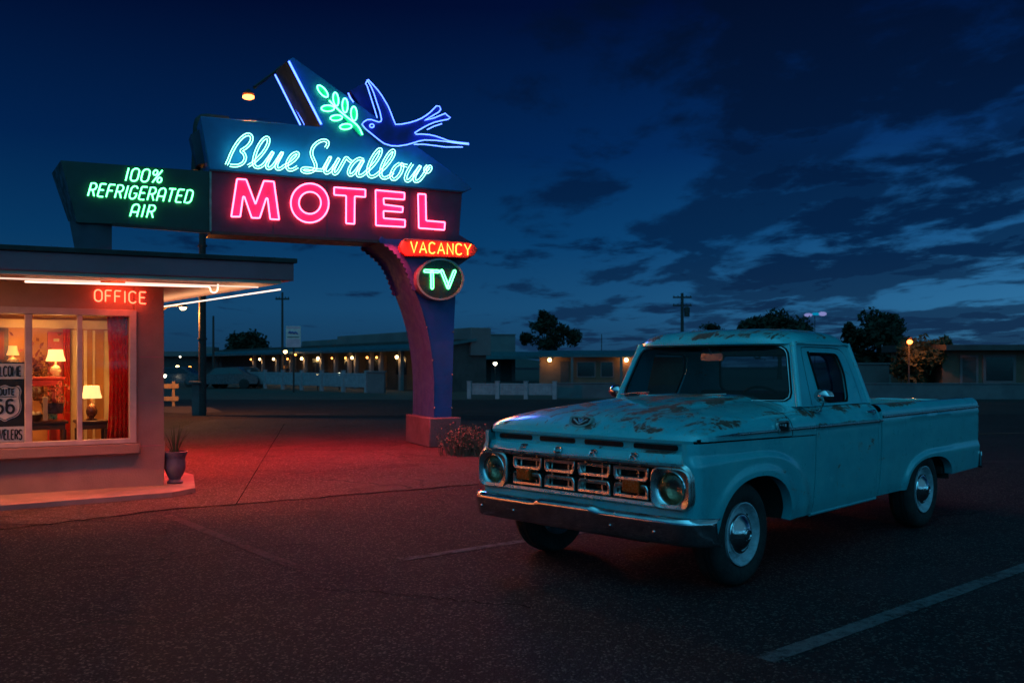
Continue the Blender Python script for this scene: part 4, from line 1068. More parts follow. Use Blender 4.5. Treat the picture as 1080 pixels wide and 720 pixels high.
# pot with a spiky plant at the office corner
pc = gnd(184.5, 509.3, zs); pc.z = zs
pot = thing('plant_pot', 'glazed urn with a spiky plant at the corner of the motel office', 'potted plant', pc)
k = pc.y / F
mb = MB(); prof = [(0, 0), (7.6, 0), (8.4, 1.8), (6.2, 3.2), (5.6, 4.5), (8.2, 9), (10.6, 15), (11.0, 20), (10.2, 25), (10.6, 28), (12.6, 31.5), (12.8, 33.5), (11.6, 33.8), (10.4, 31), (9.8, 29.5), (0, 29.5)]
mb.lathe([(r * k, h * k) for r, h in prof], 28); mb.build('urn', M['pot'], pot, smooth=50)
mb = MB(); mb.lathe([(9.6 * k, 29.6 * k), (5 * k, 30.6 * k), (0, 30.8 * k)], 16); mb.build('soil', M['soil'], pot)
mb = MB()
for i in range(30):
    a_ = random.uniform(0, 2 * PI); L = random.uniform(.22, .42); sp = random.uniform(.15, .75)
    pts = []; 
    for j in range(6):
        t = j / 5; pts.append(Vector((math.cos(a_) * (.03 + sp * L * t * (.6 + .4 * t)), math.sin(a_) * (.03 + sp * L * t * (.6 + .4 * t)), 30 * k + L * (t - .22 * sp * t * t))))
    sd = Vector((-math.sin(a_), math.cos(a_), 0))
    mb.grid([[p - sd * .010 * (1 - j / 5.02), p + sd * .010 * (1 - j / 5.02)] for j, p in enumerate(pts)])
mb.build('leaves', M['spiky'], pot, smooth=60, weld=False, normals=False)

# dry brush beside the plinth
bc = gnd(494, 480); bush = thing('dry_bush', 'dry brown brush growing against the concrete plinth of the motel sign', 'bush', bc)
mb = MB(); ml = MB()
for i in range(420):
    a_ = random.uniform(0, 2 * PI); sp = random.uniform(.05, 1.0); L = random.uniform(.22, .52) * (1.05 - .35 * sp)
    x0, y0 = random.gauss(0, .16), random.gauss(0, .12)
    p0 = Vector((x0, y0, 0)); p1 = Vector((x0 + math.cos(a_) * L * sp * .8, y0 + math.sin(a_) * L * sp * .6, L))
    sd = (p1 - p0).cross(Vector((0, 1, .2))).normalized() * .006
    mid = p0.lerp(p1, .5) + Vector((0, 0, .04))
    mb.grid([[p0 - sd, p0 + sd], [mid - sd * .8, mid + sd * .8], [p1 - sd * .2, p1 + sd * .2]])
    for j in range(3):
        q_ = p0.lerp(p1, random.uniform(.45, 1.05)); d1 = Vector((random.uniform(-1, 1), random.uniform(-1, 1), random.uniform(-.3, 1))).normalized() * .035; d2 = d1.orthogonal().normalized() * .014
        ml.poly([q_, q_ + d1 * .5 + d2, q_ + d1, q_ + d1 * .5 - d2])
mb.build('stems', M['dry'], bush, smooth=0, weld=False, normals=False); ml.build('leaves', M['dry'], bush, smooth=0, weld=False, normals=False)
# ------------------------------------------------------------------ PICKUP TRUCK  (x back from the front axle, y to the driver's side, z up)
YAW = .777
truck = thing('pickup_truck', 'weathered teal pickup truck with rust patches on its hood, parked on the asphalt', 'pickup truck', (.884, 6.772, 0), math.atan2(-math.cos(YAW), -math.sin(YAW)))
TF = lambda p: (-p[0], p[1], p[2])
def TB(): return MB(TF)
WB = 3.116
def ys(z):
    tab = [(.30, .885), (.374, .905), (.45, .925), (.60, .937), (.75, .944), (.90, .947), (.985, .945), (1.0, .952), (1.022, .952), (1.03, .942), (1.07, .926), (1.10, .905), (1.125, .878), (1.145, .845), (1.16, .82)]
    for (a, b), (c, d) in zip(tab, tab[1:]):
        if z <= c: return b + (d - b) * max(0, (z - a)) / (c - a)
    return tab[-1][1]
def seamz(x): return .982 - .018 * (x + .7)

def arch_z(x, xc, a, b, p, z0):
    k = abs(x - xc) / a
    return z0 + b * (1 - k ** p) ** (1 / p) if k < 1 else z0
def cosx(xc, a, n): return [xc - a * math.cos(PI * i / n) for i in range(n + 1)]
FA = dict(xc=.112, a=.474, b=.352, p=2.2, z0=.372)
RA = dict(xc=3.19, a=.525, b=.25, p=2.4, z0=.385)
XF = -.64

def flare_f(x, z):
    # raised flare round the front wheel
    if x < .112: d = .876 - z
    else:
        k = (((x - .112) / .78) ** 2.3 + (max(0, z - .36) / .516) ** 2.3) ** (1 / 2.3); d = (1 - k) * .5
    ex = .022 * smoothstep(-.012, .03, d)
    k2 = ((abs(x - .112) / FA['a']) ** 2.2 + (max(0, z - FA['z0']) / FA['b']) ** 2.2) ** (1 / 2.2) if True else 9
    return ex + .012 * (1 - smoothstep(.03, .13, (k2 - 1) * .5))
def fender(sg):
    mb = TB()
    r = .085
    xs = [XF + r * (1 - math.cos(PI / 2 * i / 6)) for i in range(7)] + [-.50, -.46, -.42, -.39] + cosx(FA['xc'], FA['a'], 36) + [.62, .66, .71, .76, .81, .86, .91, .952]
    cols = []
    for x in xs:
        zb = arch_z(x, **FA)
        if x < -.36: zb = .36
        zt = seamz(x) - .006
        col = []
        for k in range(27):
            t = k / 26; t = t ** .9
            z = zb + (zt - zb) * t
            y = ys(z) - .006 + flare_f(x, z)
            if x < XF + r: y -= r * (1 - math.sqrt(max(0, 1 - ((XF + r - x) / r) ** 2)))
            col.append((x, sg * y, z))
        # inner lip
        col = [(x, sg * (col[0][1] * sg - .07), zb + .004), (x, sg * (col[0][1] * sg - .012), zb - .001)] + col
        cols.append(col)
    mb.grid(cols)
    return mb.build('front_fender', M['paint'], truck, smooth=38)
for sg in (1, -1): fender(sg)

# wheel wells and underbody
for A in (FA, RA):
    for sg in (1, -1):
        mb = TB()
        pts = cosx(A['xc'], A['a'] + .015, 20)
        rows = []
        for x in pts:
            k = min(1, abs(x - A['xc']) / (A['a'] + .015)); z = A['z0'] + (A['b'] + .012) * (1 - k ** A['p']) ** (1 / A['p'])
            rows.append([(x, sg * .90, z), (x, sg * .55, z)])
        mb.grid(rows)
        mb.poly([(x, sg * .551, arch_z(x, **dict(A, a=A['a'] + .015))) for x in pts])
        mb.build('wheel_well', M['dark'], truck, smooth=60, normals=False)
mb = TB(); mb.box(-.45, 4.35, -.52, .52, .40, .62); mb.box(.62, 2.1, -.84, .84, .43, .50); mb.box(-.5, -.2, -.5, .5, .3, .8)
for x in (0, WB): mb.tube([(x, -.75, .345), (x, .75, .345)], .05, 10)
mb.ball((WB, 0, .345), .14, 12, 8); mb.box(2.2, 4.4, -.80, .80, .56, .70)
mb.tube([(3.6, .45, .38), (4.0, .52, .36), (4.2, .55, .34)], .03, 8)
mb.build('chassis', M['dark'], truck, smooth=40, bevel=.01)
mb = TB(); mb.box(3.66, 3.80, .70, .86, .43, .50); mb.build('mud_bracket', M['dark'], truck, bevel=.01)

# hood
XL = -.618
def hood_top(x):
    tab = [(-.70, .985), (XL, .990), (-.59, 1.03), (-.55, 1.058), (-.48, 1.085), (-.36, 1.112), (-.2, 1.134), (0, 1.152), (.3, 1.172), (.6, 1.186), (1.0, 1.198)]
    for (a, b), (c, d) in zip(tab, tab[1:]):
        if x <= c:
            t = max(0, (x - a) / (c - a)); return b + (d - b) * t
    return tab[-1][1]
def hood_pt(x, th, fl=0):
    zt = hood_top(x); zs_ = seamz(x) + .005
    n = 3.4
    w = .945 - .055 * (1 - smoothstep(XL, XL + .10, x))
    cs, sn = math.cos(th), math.sin(th)
    y = w * math.copysign(abs(cs) ** (2 / n), cs); z = zs_ + (zt - zs_) * abs(sn) ** (2 / n)
    c = .014 * (1 - smoothstep(.43, .50, abs(y))) * smoothstep(-.30, .1, x)
    c -= .010 * math.exp(-((abs(y) - .50) / .03) ** 2) * smoothstep(-.35, -.1, x)
    z += c + .022 * (1 - (y / .95) ** 2) * smoothstep(XL, -.3, x)
    xx = x + .05 * (abs(y) / w) ** 6 * math.exp(-(x - XL) / .12)
    return (xx, y, z)
ths = [PI * i / 72 for i in range(73)]
mb = TB()
xs = [XL, XL + .006, XL + .014, XL + .026, XL + .042, -.55, -.52, -.48, -.44, -.40, -.35, -.3, -.25, -.2, -.12, -.04, .05, .15, .25, .35, .45, .53, .592]
rows = [[hood_pt(x, t) for t in ths] for x in xs]
lip = [(p[0] + .004, p[1] * .995, p[2] - .022) for p in rows[0]]; lip2 = [(p[0] + .06, p[1] * .97, p[2] - .024) for p in rows[0]]
mb.grid([lip2, lip] + rows)
mb.build('hood', M['paint'], truck, smooth=40)
# black gap under the hood lip and along its seam
mb = TB(); mb.grid([[(p[0] + .03, p[1] * .985, p[2] - .05), (p[0] + .03, p[1] * .985, p[2] + .004)] for p in lip])
for sg in (1, -1):
    rr_ = [[(x, sg * (hood_pt(x, 0)[1] - .014), seamz(x) - .025), (x, sg * (hood_pt(x, 0)[1] - .014), seamz(x) + .02)] for x in [XL + .06 + .05 * i for i in range(24)]]
    mb.grid(rr_)
mb.build('seam_rubber', M['blackrub'], truck, smooth=60, normals=False)
# cowl
mb = TB()
xs = [.602, .64, .70, .78, .86, .92, .955]
mb.grid([[hood_pt(x, t) for t in ths] for x in xs])
mb.grid([[(x, sg * (ys(z) - .006 + 0 * z), z) for z in (seamz(x), seamz(x) + .006)] for x in xs for sg in (1,)])
mb.build('cowl', M['paint'], truck, smooth=40)
mb = TB()
for sg in (1, -1): mb.box(.62, .80, sg * .25 - .16, sg * .25 + .16, hood_top(.7) + .028, hood_top(.7) + .034)
mb.build('cowl_vent', M['paint'], truck, bevel=.003)

# header panel with its four slots and the nose letters
prof = [(-.612, .985), (-.596, .962), (-.592, .918), (-.604, .909), (-.628, .902), (-.652, .868), (-.655, .846), (-.64, .838)]
mb = TB(); rows = []
for i in range(41):
    y = -.885 + 1.77 * i / 40; k = (abs(y) / .885) ** 8 * .05
    rows.append([(x + k, y, z) for x, z in prof])
mb.grid(rows); mb.build('header_panel', M['paint'], truck, smooth=35)
for yc in (-.615, -.21, .205, .62):
    mb = TB(); hw = .165
    rr_ = rrect(yc - hw, yc + hw, .924, .957, .012, 4)
    mb.prism(rr_, lambda a, b: (-.5985, a, b), lambda a, b: (-.57, a, b)); 
    mb.build('air_slot', M['blackrub'], truck, smooth=0)  # black plate stands for the shade inside an uncut slot
for ch, yc in (('F', -.475), ('O', -.15), ('R', .165), ('R', .50)):
    mb = TB(); w, st = GL[ch]; hgt = .052; wd = .062
    for s_ in st:
        pts = []
        for a, b in s_:
            yy = yc + (a - w / 2) / w * wd; zz = .876 + (b - .5) * hgt * .62; xx = -.652 + (zz - .868) / (.902 - .868) * .024 - .010
            pts.append((xx, yy, zz))
        cl = (Vector(pts[0]) - Vector(pts[-1])).length < 1e-4
        if cl: pts = pts[:-1]
        mb.tube(pts, .0078, 6, closed=cl)
    o = mb.build('nose_letter', M['chrome'], truck, smooth=60); o['label'] = 'chrome letter ' + ch

# nose: painted surround, bright grille surround, recessed back
gy, gT, gB = .925, .838, .572
mb = TB()
inn = rrect(-gy, gy, gB, gT, .055, 8)
outr = rrect(-.872, .872, .37, .87, .03, 8)
outr = [(max(-.9, min(.9, a * 1.03)), b) for a, b in outr]
OO = rrect(-gy - .004, gy + .004, gB - .002, gT + .002, .058, 8)
# strip below the grille and side cheeks joining the fenders
mb.grid([[(-.628, y, .36), (-.640, y, .45), (-.640, y, gB - .004)] for y in [-.87 + 1.74 * i / 20 for i in range(21)]])
for sg in (1, -1):
    mb.grid([[(-.640, sg * (gy - .065), z), (-.6405, sg * .875, z), (-.622, sg * .903, z)] for z in [.36 + (.868 - .36) * i / 12 for i in range(13)]])
mb.build('front_panel', M['paint'], truck, smooth=40, normals=True)
grille = TB()
frame_o = rrect(-gy - .012, gy + .012, gB - .012, gT + .012, .075, 9); frame_i = rrect(-gy + .022, gy - .022, gB + .024, gT - .020, .05, 9)
frame_m = rrect(-gy + .004, gy - .004, gB + .004, gT - .004, .065, 9)
n = len(frame_o)
rings = [[(-.645, a, b) for a, b in frame_o], [(-.668, a * .998, b) for a, b in frame_m], [(-.662, a, b) for a, b in frame_i], [(-.585, a * .995, b) for a, b in frame_i]]
ids = [[grille.p(q) for q in r_] for r_ in rings]
for A_, B_ in zip(ids, ids[1:]):
    for i in range(n):
        j = (i + 1) % n; grille.face((A_[i], A_[j], B_[j], B_[i]))
go = grille.build('grille_surround', M['dullchrome'], truck, smooth=40)
mb = TB(); mb.box(-.585, -.56, -.62, .62, gB - .02, gT + .02); mb.build('radiator_opening', M['blackrub'], truck, smooth=0)
for i in range(1, 25, 3):
    y = -.60 + 1.2 * i / 24
    mb = TB(); mb.box(-.605, -.598, y - .005, y + .005, gB, gT); mb.build('grille_rib', M['dullchrome'], truck, smooth=0)
# four columns of two rectangular loops
y0, y1 = -.615, .615; cw = (y1 - y0) / 4
for c_ in range(4):
    for r_ in range(2):
        a, b = y0 + cw * c_ + .012, y0 + cw * (c_ + 1) - .012
        zt, zb = (.806, .716) if r_ == 0 else (.694, .604)
        dx = .018
        if r_ == 0: po = [(a, zt), (b, zt), (b - .003, zb + .024), (b - dx, zb), (a + dx, zb), (a + .003, zb + .024)]
        else: po = [(a + dx, zt), (b - dx, zt), (b - .003, zt - .024), (b, zb), (a, zb), (a + .003, zt - .024)]
        th = .0235
        po = po[::-1]
        pin = []
        cy, czz = (a + b) / 2, (zt + zb) / 2
        for (yy, zz) in po: pin.append((cy + (yy - cy) * (1 - 2 * th * 1.15 / (b - a)), czz + (zz - czz) * (1 - 2 * th / (zt - zb))))
        po, pin = rpoly(po, .008, 3), rpoly(pin, .006, 3)
        mb = TB()
        pa_ = [(p[0] * .82 + q[0] * .18, p[1] * .82 + q[1] * .18) for p, q in zip(po, pin)]; pb_ = [(p[0] * .2 + q[0] * .8, p[1] * .2 + q[1] * .8) for p, q in zip(po, pin)]
        R_ = [[(-.605, p, q) for p, q in po], [(-.639, p, q) for p, q in po], [(-.643, p, q) for p, q in pa_], [(-.641, p, q) for p, q in pb_], [(-.636, p, q) for p, q in pin], [(-.600, p, q) for p, q in pin]]
        I_ = [[mb.p(k) for k in rr_] for rr_ in R_]; m_ = len(po)
        for A_, B_ in zip(I_, I_[1:]):
            for i in range(m_):
                j = (i + 1) % m_; mb.face((A_[i], A_[j], B_[j], B_[i]))
        mb.build('grille_loop', M['dullchrome'], truck, smooth=35)
for sg in (1, -1):
    mb = TB(); rr_ = rrect(sg * .477 - .068, sg * .477 + .068, .640, .722, .012, 4)
    mb.prism(rr_, lambda a, b: (-.662, a, b), lambda a, b: (-.60, a, b)); mb.build('turn_signal', M['amber'], truck, smooth=0, bevel=.006)
# headlights with their bezels
for sg in (1, -1):
    hc = (sg * .785, .694)
    ci = [(hc[0] + .104 * math.cos(2 * PI * i / 40), hc[1] + .104 * math.sin(2 * PI * i / 40)) for i in range(40)]
    # bezel: bell-shaped outline, inner side pinched
    def sq(r1, r2, pw, n=40):
        out = []
        for i in range(n):
            a = 2 * PI * i / n; ca, sa = math.cos(a), math.sin(a)
            k = (abs(ca) ** pw + abs(sa) ** pw) ** (-1 / pw); out.append((hc[0] + r1 * k * ca, hc[1] + .0 + r2 * k * sa))
        return out
    b1, b2, b3 = sq(.150, .130, 5), sq(.140, .122, 4.5), sq(.118, .115, 2.4)
    mb = TB()
    R_ = [[(-.600, a, b) for a, b in b1], [(-.664, a, b) for a, b in b1], [(-.672, a, b) for a, b in b2], [(-.662, a, b) for a, b in b3], [(-.655, hc[0] + (a - hc[0]) * 1.04, hc[1] + (b - hc[1]) * 1.04) for a, b in ci], [(-.648, a, b) for a, b in ci], [(-.625, a, b) for a, b in ci]]
    I_ = [[mb.p(k) for k in rr_] for rr_ in R_]
    for A_, B_ in zip(I_, I_[1:]):
        for i in range(40):
            j = (i + 1) % 40; mb.face((A_[i], A_[j], B_[j], B_[i]))
    hb = mb.build('headlight', M['dullchrome'], truck, smooth=40)
    mb = TB(); mb.lathe([(.100, 0), (.094, .03), (.07, .06), (.03, .075), (.001, .078)], 32, lambda x, y, h: (-.640 + h, hc[0] + x, hc[1] + y)); mb.build('reflector', M['refl'], hb, smooth=60)
    mb = TB(); mb.lathe([(.099, 0), (.092, -.014), (.07, -.026), (.04, -.033), (.001, -.036)], 32, lambda x, y, h: (-.642 + h, hc[0] + x, hc[1] + y)); mb.build('lens', M['lensglass'], hb, smooth=60)
    mb = TB(); mb.lathe([(.098, 0), (.104, -.006), (.110, 0)], 40, lambda x, y, h: (-.652 + h, hc[0] + x, hc[1] + y)); mb.build('retaining_ring', M['chrome'], hb, smooth=60)

# bumper
def bump_prof(y):
    a = abs(y); k = smoothstep(.30, .22, abs(y + .02)) * 1.0
    back = .0
    if a > .84: back = .16 * ((a - .84) / .21) ** 2.2
    zt = .525 + .016 * k; xo = -.738 - .012 * k + .03 * (a / 1.05) ** 2
    pr_ = [(-.69, zt - .012), (xo + .035, zt), (xo + .012, zt - .006), (xo - .004, zt - .028), (xo, zt - .05), (xo + .012, .42), (xo + .022, .375), (xo + .030, .357), (xo + .045, .350), (-.66, .355)]
    return [(x + back, y, z) for x, z in pr_]
mb = TB(); ysamp = [-1.05 + .21 * i / 9 for i in range(10)] + [-.84 + .54 * i / 8 for i in range(1, 8)] + [-.32, -.30, -.28, -.26, -.24, -.22, -.2] + [-.1, 0, .1] + [.16, .18, .20, .22, .24, .26, .28] + [.28 + .56 * i / 8 for i in range(1, 8)] + [.84 + .21 * i / 9 for i in range(10)]
mb.grid([bump_prof(y) for y in ysamp])
bo = mb.build('front_bumper', M['chrome'], truck, smooth=50)
so = bo.modifiers.new('sheet', 'SOLIDIFY'); so.thickness = .006
for y in (-.86, -.52, .36, .40, .70):
    pr_ = bump_prof(y); mb = TB(); mb.ball((pr_[5][0] - .003, y, .425 if y != .40 else .505), .011, 10, 6, (.6, 1, 1)); mb.build('bolt', M['chrome'], bo, smooth=60)
mb = TB(); mb.box(-.70, -.60, -.55, -.45, .42, .50); mb.box(-.70, -.60, .45, .55, .42, .50); mb.build('bumper_bracket', M['dark'], truck)

# wheels
def wheel(x, sg):
    yo = sg * .905
    w = thing('wheel', None, None); w.parent = truck; w.location = (-x, yo, .345)
    L = lambda mb, prof, n: mb.lathe(prof, n, lambda a, b, h: (a, sg * h, b))
    mb = MB()
    L(mb, [(.205, -.02), (.225, -.002), (.26, .006), (.30, .004), (.325, -.008), (.338, -.03), (.343, -.05), (.338, -.053), (.338, -.063), (.3445, -.066), (.3445, -.085), (.338, -.088), (.338, -.098), (.345, -.1), (.345, -.13), (.338, -.133), (.338, -.143), (.343, -.146), (.338, -.17), (.325, -.19), (.26, -.2), (.205, -.18)], 64)
    mb.build('tyre', M['rubber'], w, smooth=40)
    mb = MB(); L(mb, [(.205, -.19), (.205, -.004), (.210, .002), (.203, .004), (.196, -.004), (.190, -.03), (.178, -.046), (.165, -.05), (.150, -.036), (.138, -.028), (.128, -.030), (.10, -.04), (.0, -.04)], 48); rm = mb.build('rim', M['rim'], w, smooth=35)
    mb = MB(); L(mb, [(.130, -.030), (.134, -.022), (.130, -.014), (.120, -.014), (.108, -.004), (.085, .016), (.055, .030), (.042, .034), (.040, .040), (.032, .043), (.028, .038), (.012, .040), (.001, .041)], 48); mb.build('hubcap', M['chrome'], w, smooth=40)
    mb = MB()
    for i in range(4):
        a = PI / 4 + i * PI / 2; mb.ball((.158 * math.cos(a), sg * -.040, .158 * math.sin(a)), .008, 8, 5)
    mb.build('vent_hole', M['blackrub'], w)
    return w
for x in (0, WB):
    for sg in (1, -1): wheel(x, sg)

# doors, cab corners
def panel(name, xs, zs_, sg, off=-.004, mat=None, lipx=True, extra=None):
    mb = TB(); cols = []
    for x in xs: cols.append([(x, sg * (ys(z) + off + (extra(x, z) if extra else 0)), z) for z in zs_])
    if lipx:
        cols = [[(p[0] + .004, p[1] - sg * .03, p[2]) for p in cols[0]]] + cols + [[(p[0] - .004, p[1] - sg * .03, p[2]) for p in cols[-1]]]
    mb.grid(cols); return mb.build(name, mat or M['paint'], truck, smooth=38)
ZD = [.374 + (.97 - .374) * i / 14 for i in range(15)] + [.985, .997, 1.0, 1.022, 1.03, 1.05, 1.07, 1.085, 1.10, 1.113, 1.125, 1.136, 1.147, 1.158]
def ygh(z): return .86 - .145 * (z - 1.15) / .48
doors = {}
for sg in (1, -1):
    doors[sg] = panel('door', [.962 + (2.035 - .962) * i / 16 for i in range(17)], ZD, sg, extra=lambda x, z: .004 * math.exp(-((z - .97) / .012) ** 2) - .006 * (1 if z < .44 else 0) * 0)
    panel('cab_corner', [2.042, 2.05, 2.06, 2.07, 2.08, 2.092], ZD, sg)
    mb = TB(); zz = [.377, .385, .40]
    # window ledge
    mb.grid([[(x, sg * .822, 1.158), (x, sg * .80, 1.163), (x, sg * .70, 1.15)] for x in (.962, 1.4, 2.035)])
    mb.build('window_sill', M['paint'], doors[sg], smooth=40)
    mb = TB(); mb.tube([(.955, sg * (ys(.38) - .02), .366), (2.09, sg * (ys(.38) - .02), .372)], .018, 8); mb.build('rocker', M['paint'], truck, smooth=60)
    # handle
    hx, hz = 1.93, 1.085
    mb = TB(); mb.tube([(hx - .13, sg * (ys(hz) + .035), hz + .003), (hx - .05, sg * (ys(hz) + .040), hz + .004), (hx + .02, sg * (ys(hz) + .034), hz), (hx + .035, sg * (ys(hz) - .01), hz)], [.008, .011, .013, .012], 10)
    mb.ball((hx + .055, sg * (ys(hz) + .012), hz - .004), .020, 10, 8); mb.build('door_handle', M['chrome'], doors[sg], smooth=60)
    # side trim spears
    def trim(name, xa, xb, zf, par, th=.011):
        mb = TB(); rows = []
        K = 14
        for i in range(K + 1):
            x = xa + (xb - xa) * i / K; z = zf(x); h_ = th
            if name == 'spear' : h_ = th * min(1, .15 + (x - xa) * 3)
            y = ys(z) + .003
            rows.append([(x, sg * (y - .006), z - h_), (x, sg * (y + .007), z - h_ * .7), (x, sg * (y + .010), z), (x, sg * (y + .007), z + h_ * .7), (x, sg * (y - .006), z + h_)])
        mb.grid(rows); return mb.build('trim_strip', M['dullchrome'], par, smooth=50)
    tz = lambda x: 1.012 - .002 * x
    trim('spear', -.40, .36, tz, truck, .010); trim('t', .535, .595, tz, truck); trim('t', .605, .955, tz, truck); trim('t', .968, 2.03, tz, doors[sg]); trim('t', 2.045, 2.088, tz, truck)
    # fender badge: bright oval frame with dark field
    bx, bz = .448, 1.035
    fr = rrect(bx - .085, bx + .085, bz - .040, bz + .040, .030, 6); fi = rrect(bx - .070, bx + .070, bz - .027, bz + .027, .02, 6)
    yb = lambda z: sg * (ys(min(z, 1.03)) + .004)
    mb = TB(); mb.ring(fr, fi, lambda a, b, d: (a, yb(b) + sg * (.012 - d), b), .016); bg = mb.build('fender_badge', M['dullchrome'], truck, smooth=40)
    mb = TB(); mb.prism(fi, lambda a, b: (a, yb(b) + sg * .004, b), lambda a, b: (a, yb(b) - sg * .004, b)); mb.build('badge_field', M['blackrub'], bg, smooth=0)
    mb = TB()
    for k in range(3): mb.box(bx - .05 + .036 * k, bx - .028 + .036 * k, min(yb(bz), yb(bz) + sg * .008), max(yb(bz), yb(bz) + sg * .008), bz - .002, bz + .018)
    mb.box(bx - .052, bx + .052, min(yb(bz), yb(bz) + sg * .008), max(yb(bz), yb(bz) + sg * .008), bz - .018, bz - .010)
    mb.build('badge_bar', M['rim'], bg, smooth=0)

# greenhouse: side frames, windscreen frame, rear frame, roof
def wx(y, z): # windscreen surface
    t = (z - 1.16) / (1.63 - 1.16); return .885 + .185 * t - .085 * (1 - (y / .82) ** 2)
def rx(y, z):
    t = (z - 1.16) / (1.63 - 1.16); return 2.085 - .12 * t + .05 * (1 - (y / .82) ** 2)
def yside(z): return .845 - .135 * (z - 1.155) / .475
def resample(pts, n):
    L = [0]
    P_ = [Vector(p) for p in pts] + [Vector(pts[0])]
    for a, b in zip(P_, P_[1:]): L.append(L[-1] + (b - a).length)
    out = []
    for i in range(n):
        s_ = L[-1] * i / n
        for k in range(len(L) - 1):
            if s_ <= L[k + 1] + 1e-9:
                t = (s_ - L[k]) / max(1e-9, L[k + 1] - L[k]); q = P_[k].lerp(P_[k + 1], t); out.append((q.x, q.y)); break
    return out
def match(outer, inner, n):
    """pair two loops by angle about the inner loop's centre"""
    inn_ = resample(inner, n); cx = sum(p[0] for p in inn_) / n; cy = sum(p[1] for p in inn_) / n
    res = []
    for p in inn_:
        d = Vector((p[0] - cx, p[1] - cy)).normalized(); best = None
        for a, b in zip(outer, outer[1:] + outer[:1]):
            ax, ay, bx_, by_ = a[0] - cx, a[1] - cy, b[0] - a[0], b[1] - a[1]
            det = d.x * (-by_) + bx_ * d.y
            if abs(det) < 1e-9: continue
            t = (ax * (-by_) + bx_ * ay) / det; s_ = (d.x * ay - d.y * ax) / det
            if t > 0 and -1e-6 <= s_ <= 1 + 1e-6: best = t if best is None else min(best, t)
        res.append((cx + d.x * best, cy + d.y * best))
    for c in outer:   # keep the corners
        k = min(range(n), key=lambda i: (res[i][0] - c[0]) ** 2 + (res[i][1] - c[1]) ** 2); res[k] = c
    return res, inn_
sideo = [(.885, 1.152), (2.088, 1.152), (1.975, 1.632), (1.055, 1.632)]
sidei = rpoly([(1.245, 1.168), (1.735, 1.168), (1.80, 1.40), (1.745, 1.555), (1.235, 1.562)], .06, 5)
cab = thing('cab', None, None); cab.parent = truck
for sg in (1, -1):
    o_, i_ = match(sideo, sidei, 80)
    mb = TB(); mb.ring(o_, i_, lambda a, b, d: (a, sg * (yside(b) - d), b), .035); mb.build('side_frame', M['paint'], cab, smooth=35)
    i2 = [(1.5 + (a - 1.5) * .955, 1.365 + (b - 1.365) * .95) for a, b in i_]
    mb = TB(); mb.ring([(1.5 + (a - 1.5) * 1.012, 1.365 + (b - 1.365) * 1.012) for a, b in i_], i2, lambda a, b, d: (a, sg * (yside(b) - .016 + .010 * (1 if d == 0 else 0)), b), .01); mb.build('window_rubber', M['blackrub'], cab, smooth=0)
    mb = TB(); mb.poly([(a, sg * (yside(b) - .024), b) for a, b in i2]); mb.build('side_window', M['tglass'], cab, smooth=0)
    mb = TB(); mb.beam((1.235, sg * (yside(1.56) + .002), 1.565), (1.262, sg * (yside(1.165) + .002), 1.165), .012, .018, (0, 1, 0)); mb.build('vent_divider', M['blackrub'], cab)
    # door cut lines on the frame
    mb = TB()
    cut = [(1.088, 1.16), (1.118, 1.40), (1.140, 1.585), (1.165, 1.600), (1.74, 1.598), (1.83, 1.575), (1.90, 1.50), (1.955, 1.16)]
    cut = chaikin(cut, 2)
    mb.grid([[(a - .003, sg * (yside(b) + .0015), b + .003), (a + .003, sg * (yside(b) + .0015), b - .003)] for a, b in cut]); mb.build('door_gap', M['blackrub'], cab, smooth=0, normals=False)
    # rain gutter and A pillar
    mb = TB(); mb.tube([(1.02, sg * (yside(1.612)), 1.598), (1.07, sg * (yside(1.625) + .012), 1.630), (1.5, sg * (yside(1.63) + .014), 1.640), (1.93, sg * (yside(1.63) + .010), 1.630), (1.985, sg * (yside(1.60)), 1.60)], .011, 8); mb.build('rain_gutter', M['paint'], cab, smooth=60)
    mb = TB(); pp = [(wx(yside(z), z) + .004, sg * (yside(z) - .004), z) for z in [1.15 + .48 * i / 8 for i in range(9)]]
    mb.tube(pp, .026, 10); mb.build('windscreen_pillar', M['paint'], cab, smooth=60)
    mb = TB(); pp = [(rx(yside(z), z) - .008, sg * (yside(z) - .012), z) for z in [1.15 + .48 * i / 8 for i in range(9)]]
    mb.tube(pp, .032, 10); mb.build('rear_pillar', M['paint'], cab, smooth=60)
wo = [(-.845, 1.155), (.845, 1.155), (.712, 1.635), (-.712, 1.635)]
wi = rpoly([(-.785, 1.195), (.785, 1.195), (.674, 1.605), (-.674, 1.605)], .075, 6)
o_, i_ = match(wo, wi, 96)
mb = TB(); mb.ring(o_, i_, lambda a, b, d: (wx(a, b) + d, a, b), .03); mb.build('windscreen_frame', M['paint'], cab, smooth=35)
i2 = [(a * .978, 1.4 + (b - 1.4) * .955) for a, b in i_]; i1 = [(a * 1.012, 1.4 + (b - 1.4) * 1.02) for a, b in i_]
mb = TB(); mb.ring(i1, i2, lambda a, b, d: (wx(a, b) - .007 + d, a, b), .012); mb.build('windscreen_rubber', M['blackrub'], cab, smooth=30)
it1 = [(a * .998, 1.4 + (b - 1.4) * .995) for a, b in i_]; it2 = [(a * .990, 1.4 + (b - 1.4) * .975) for a, b in i_]
mb = TB(); mb.ring(it1, it2, lambda a, b, d: (wx(a, b) - .011 + d, a, b), .005); mb.build('windscreen_trim', M['chrome'], cab, smooth=30)
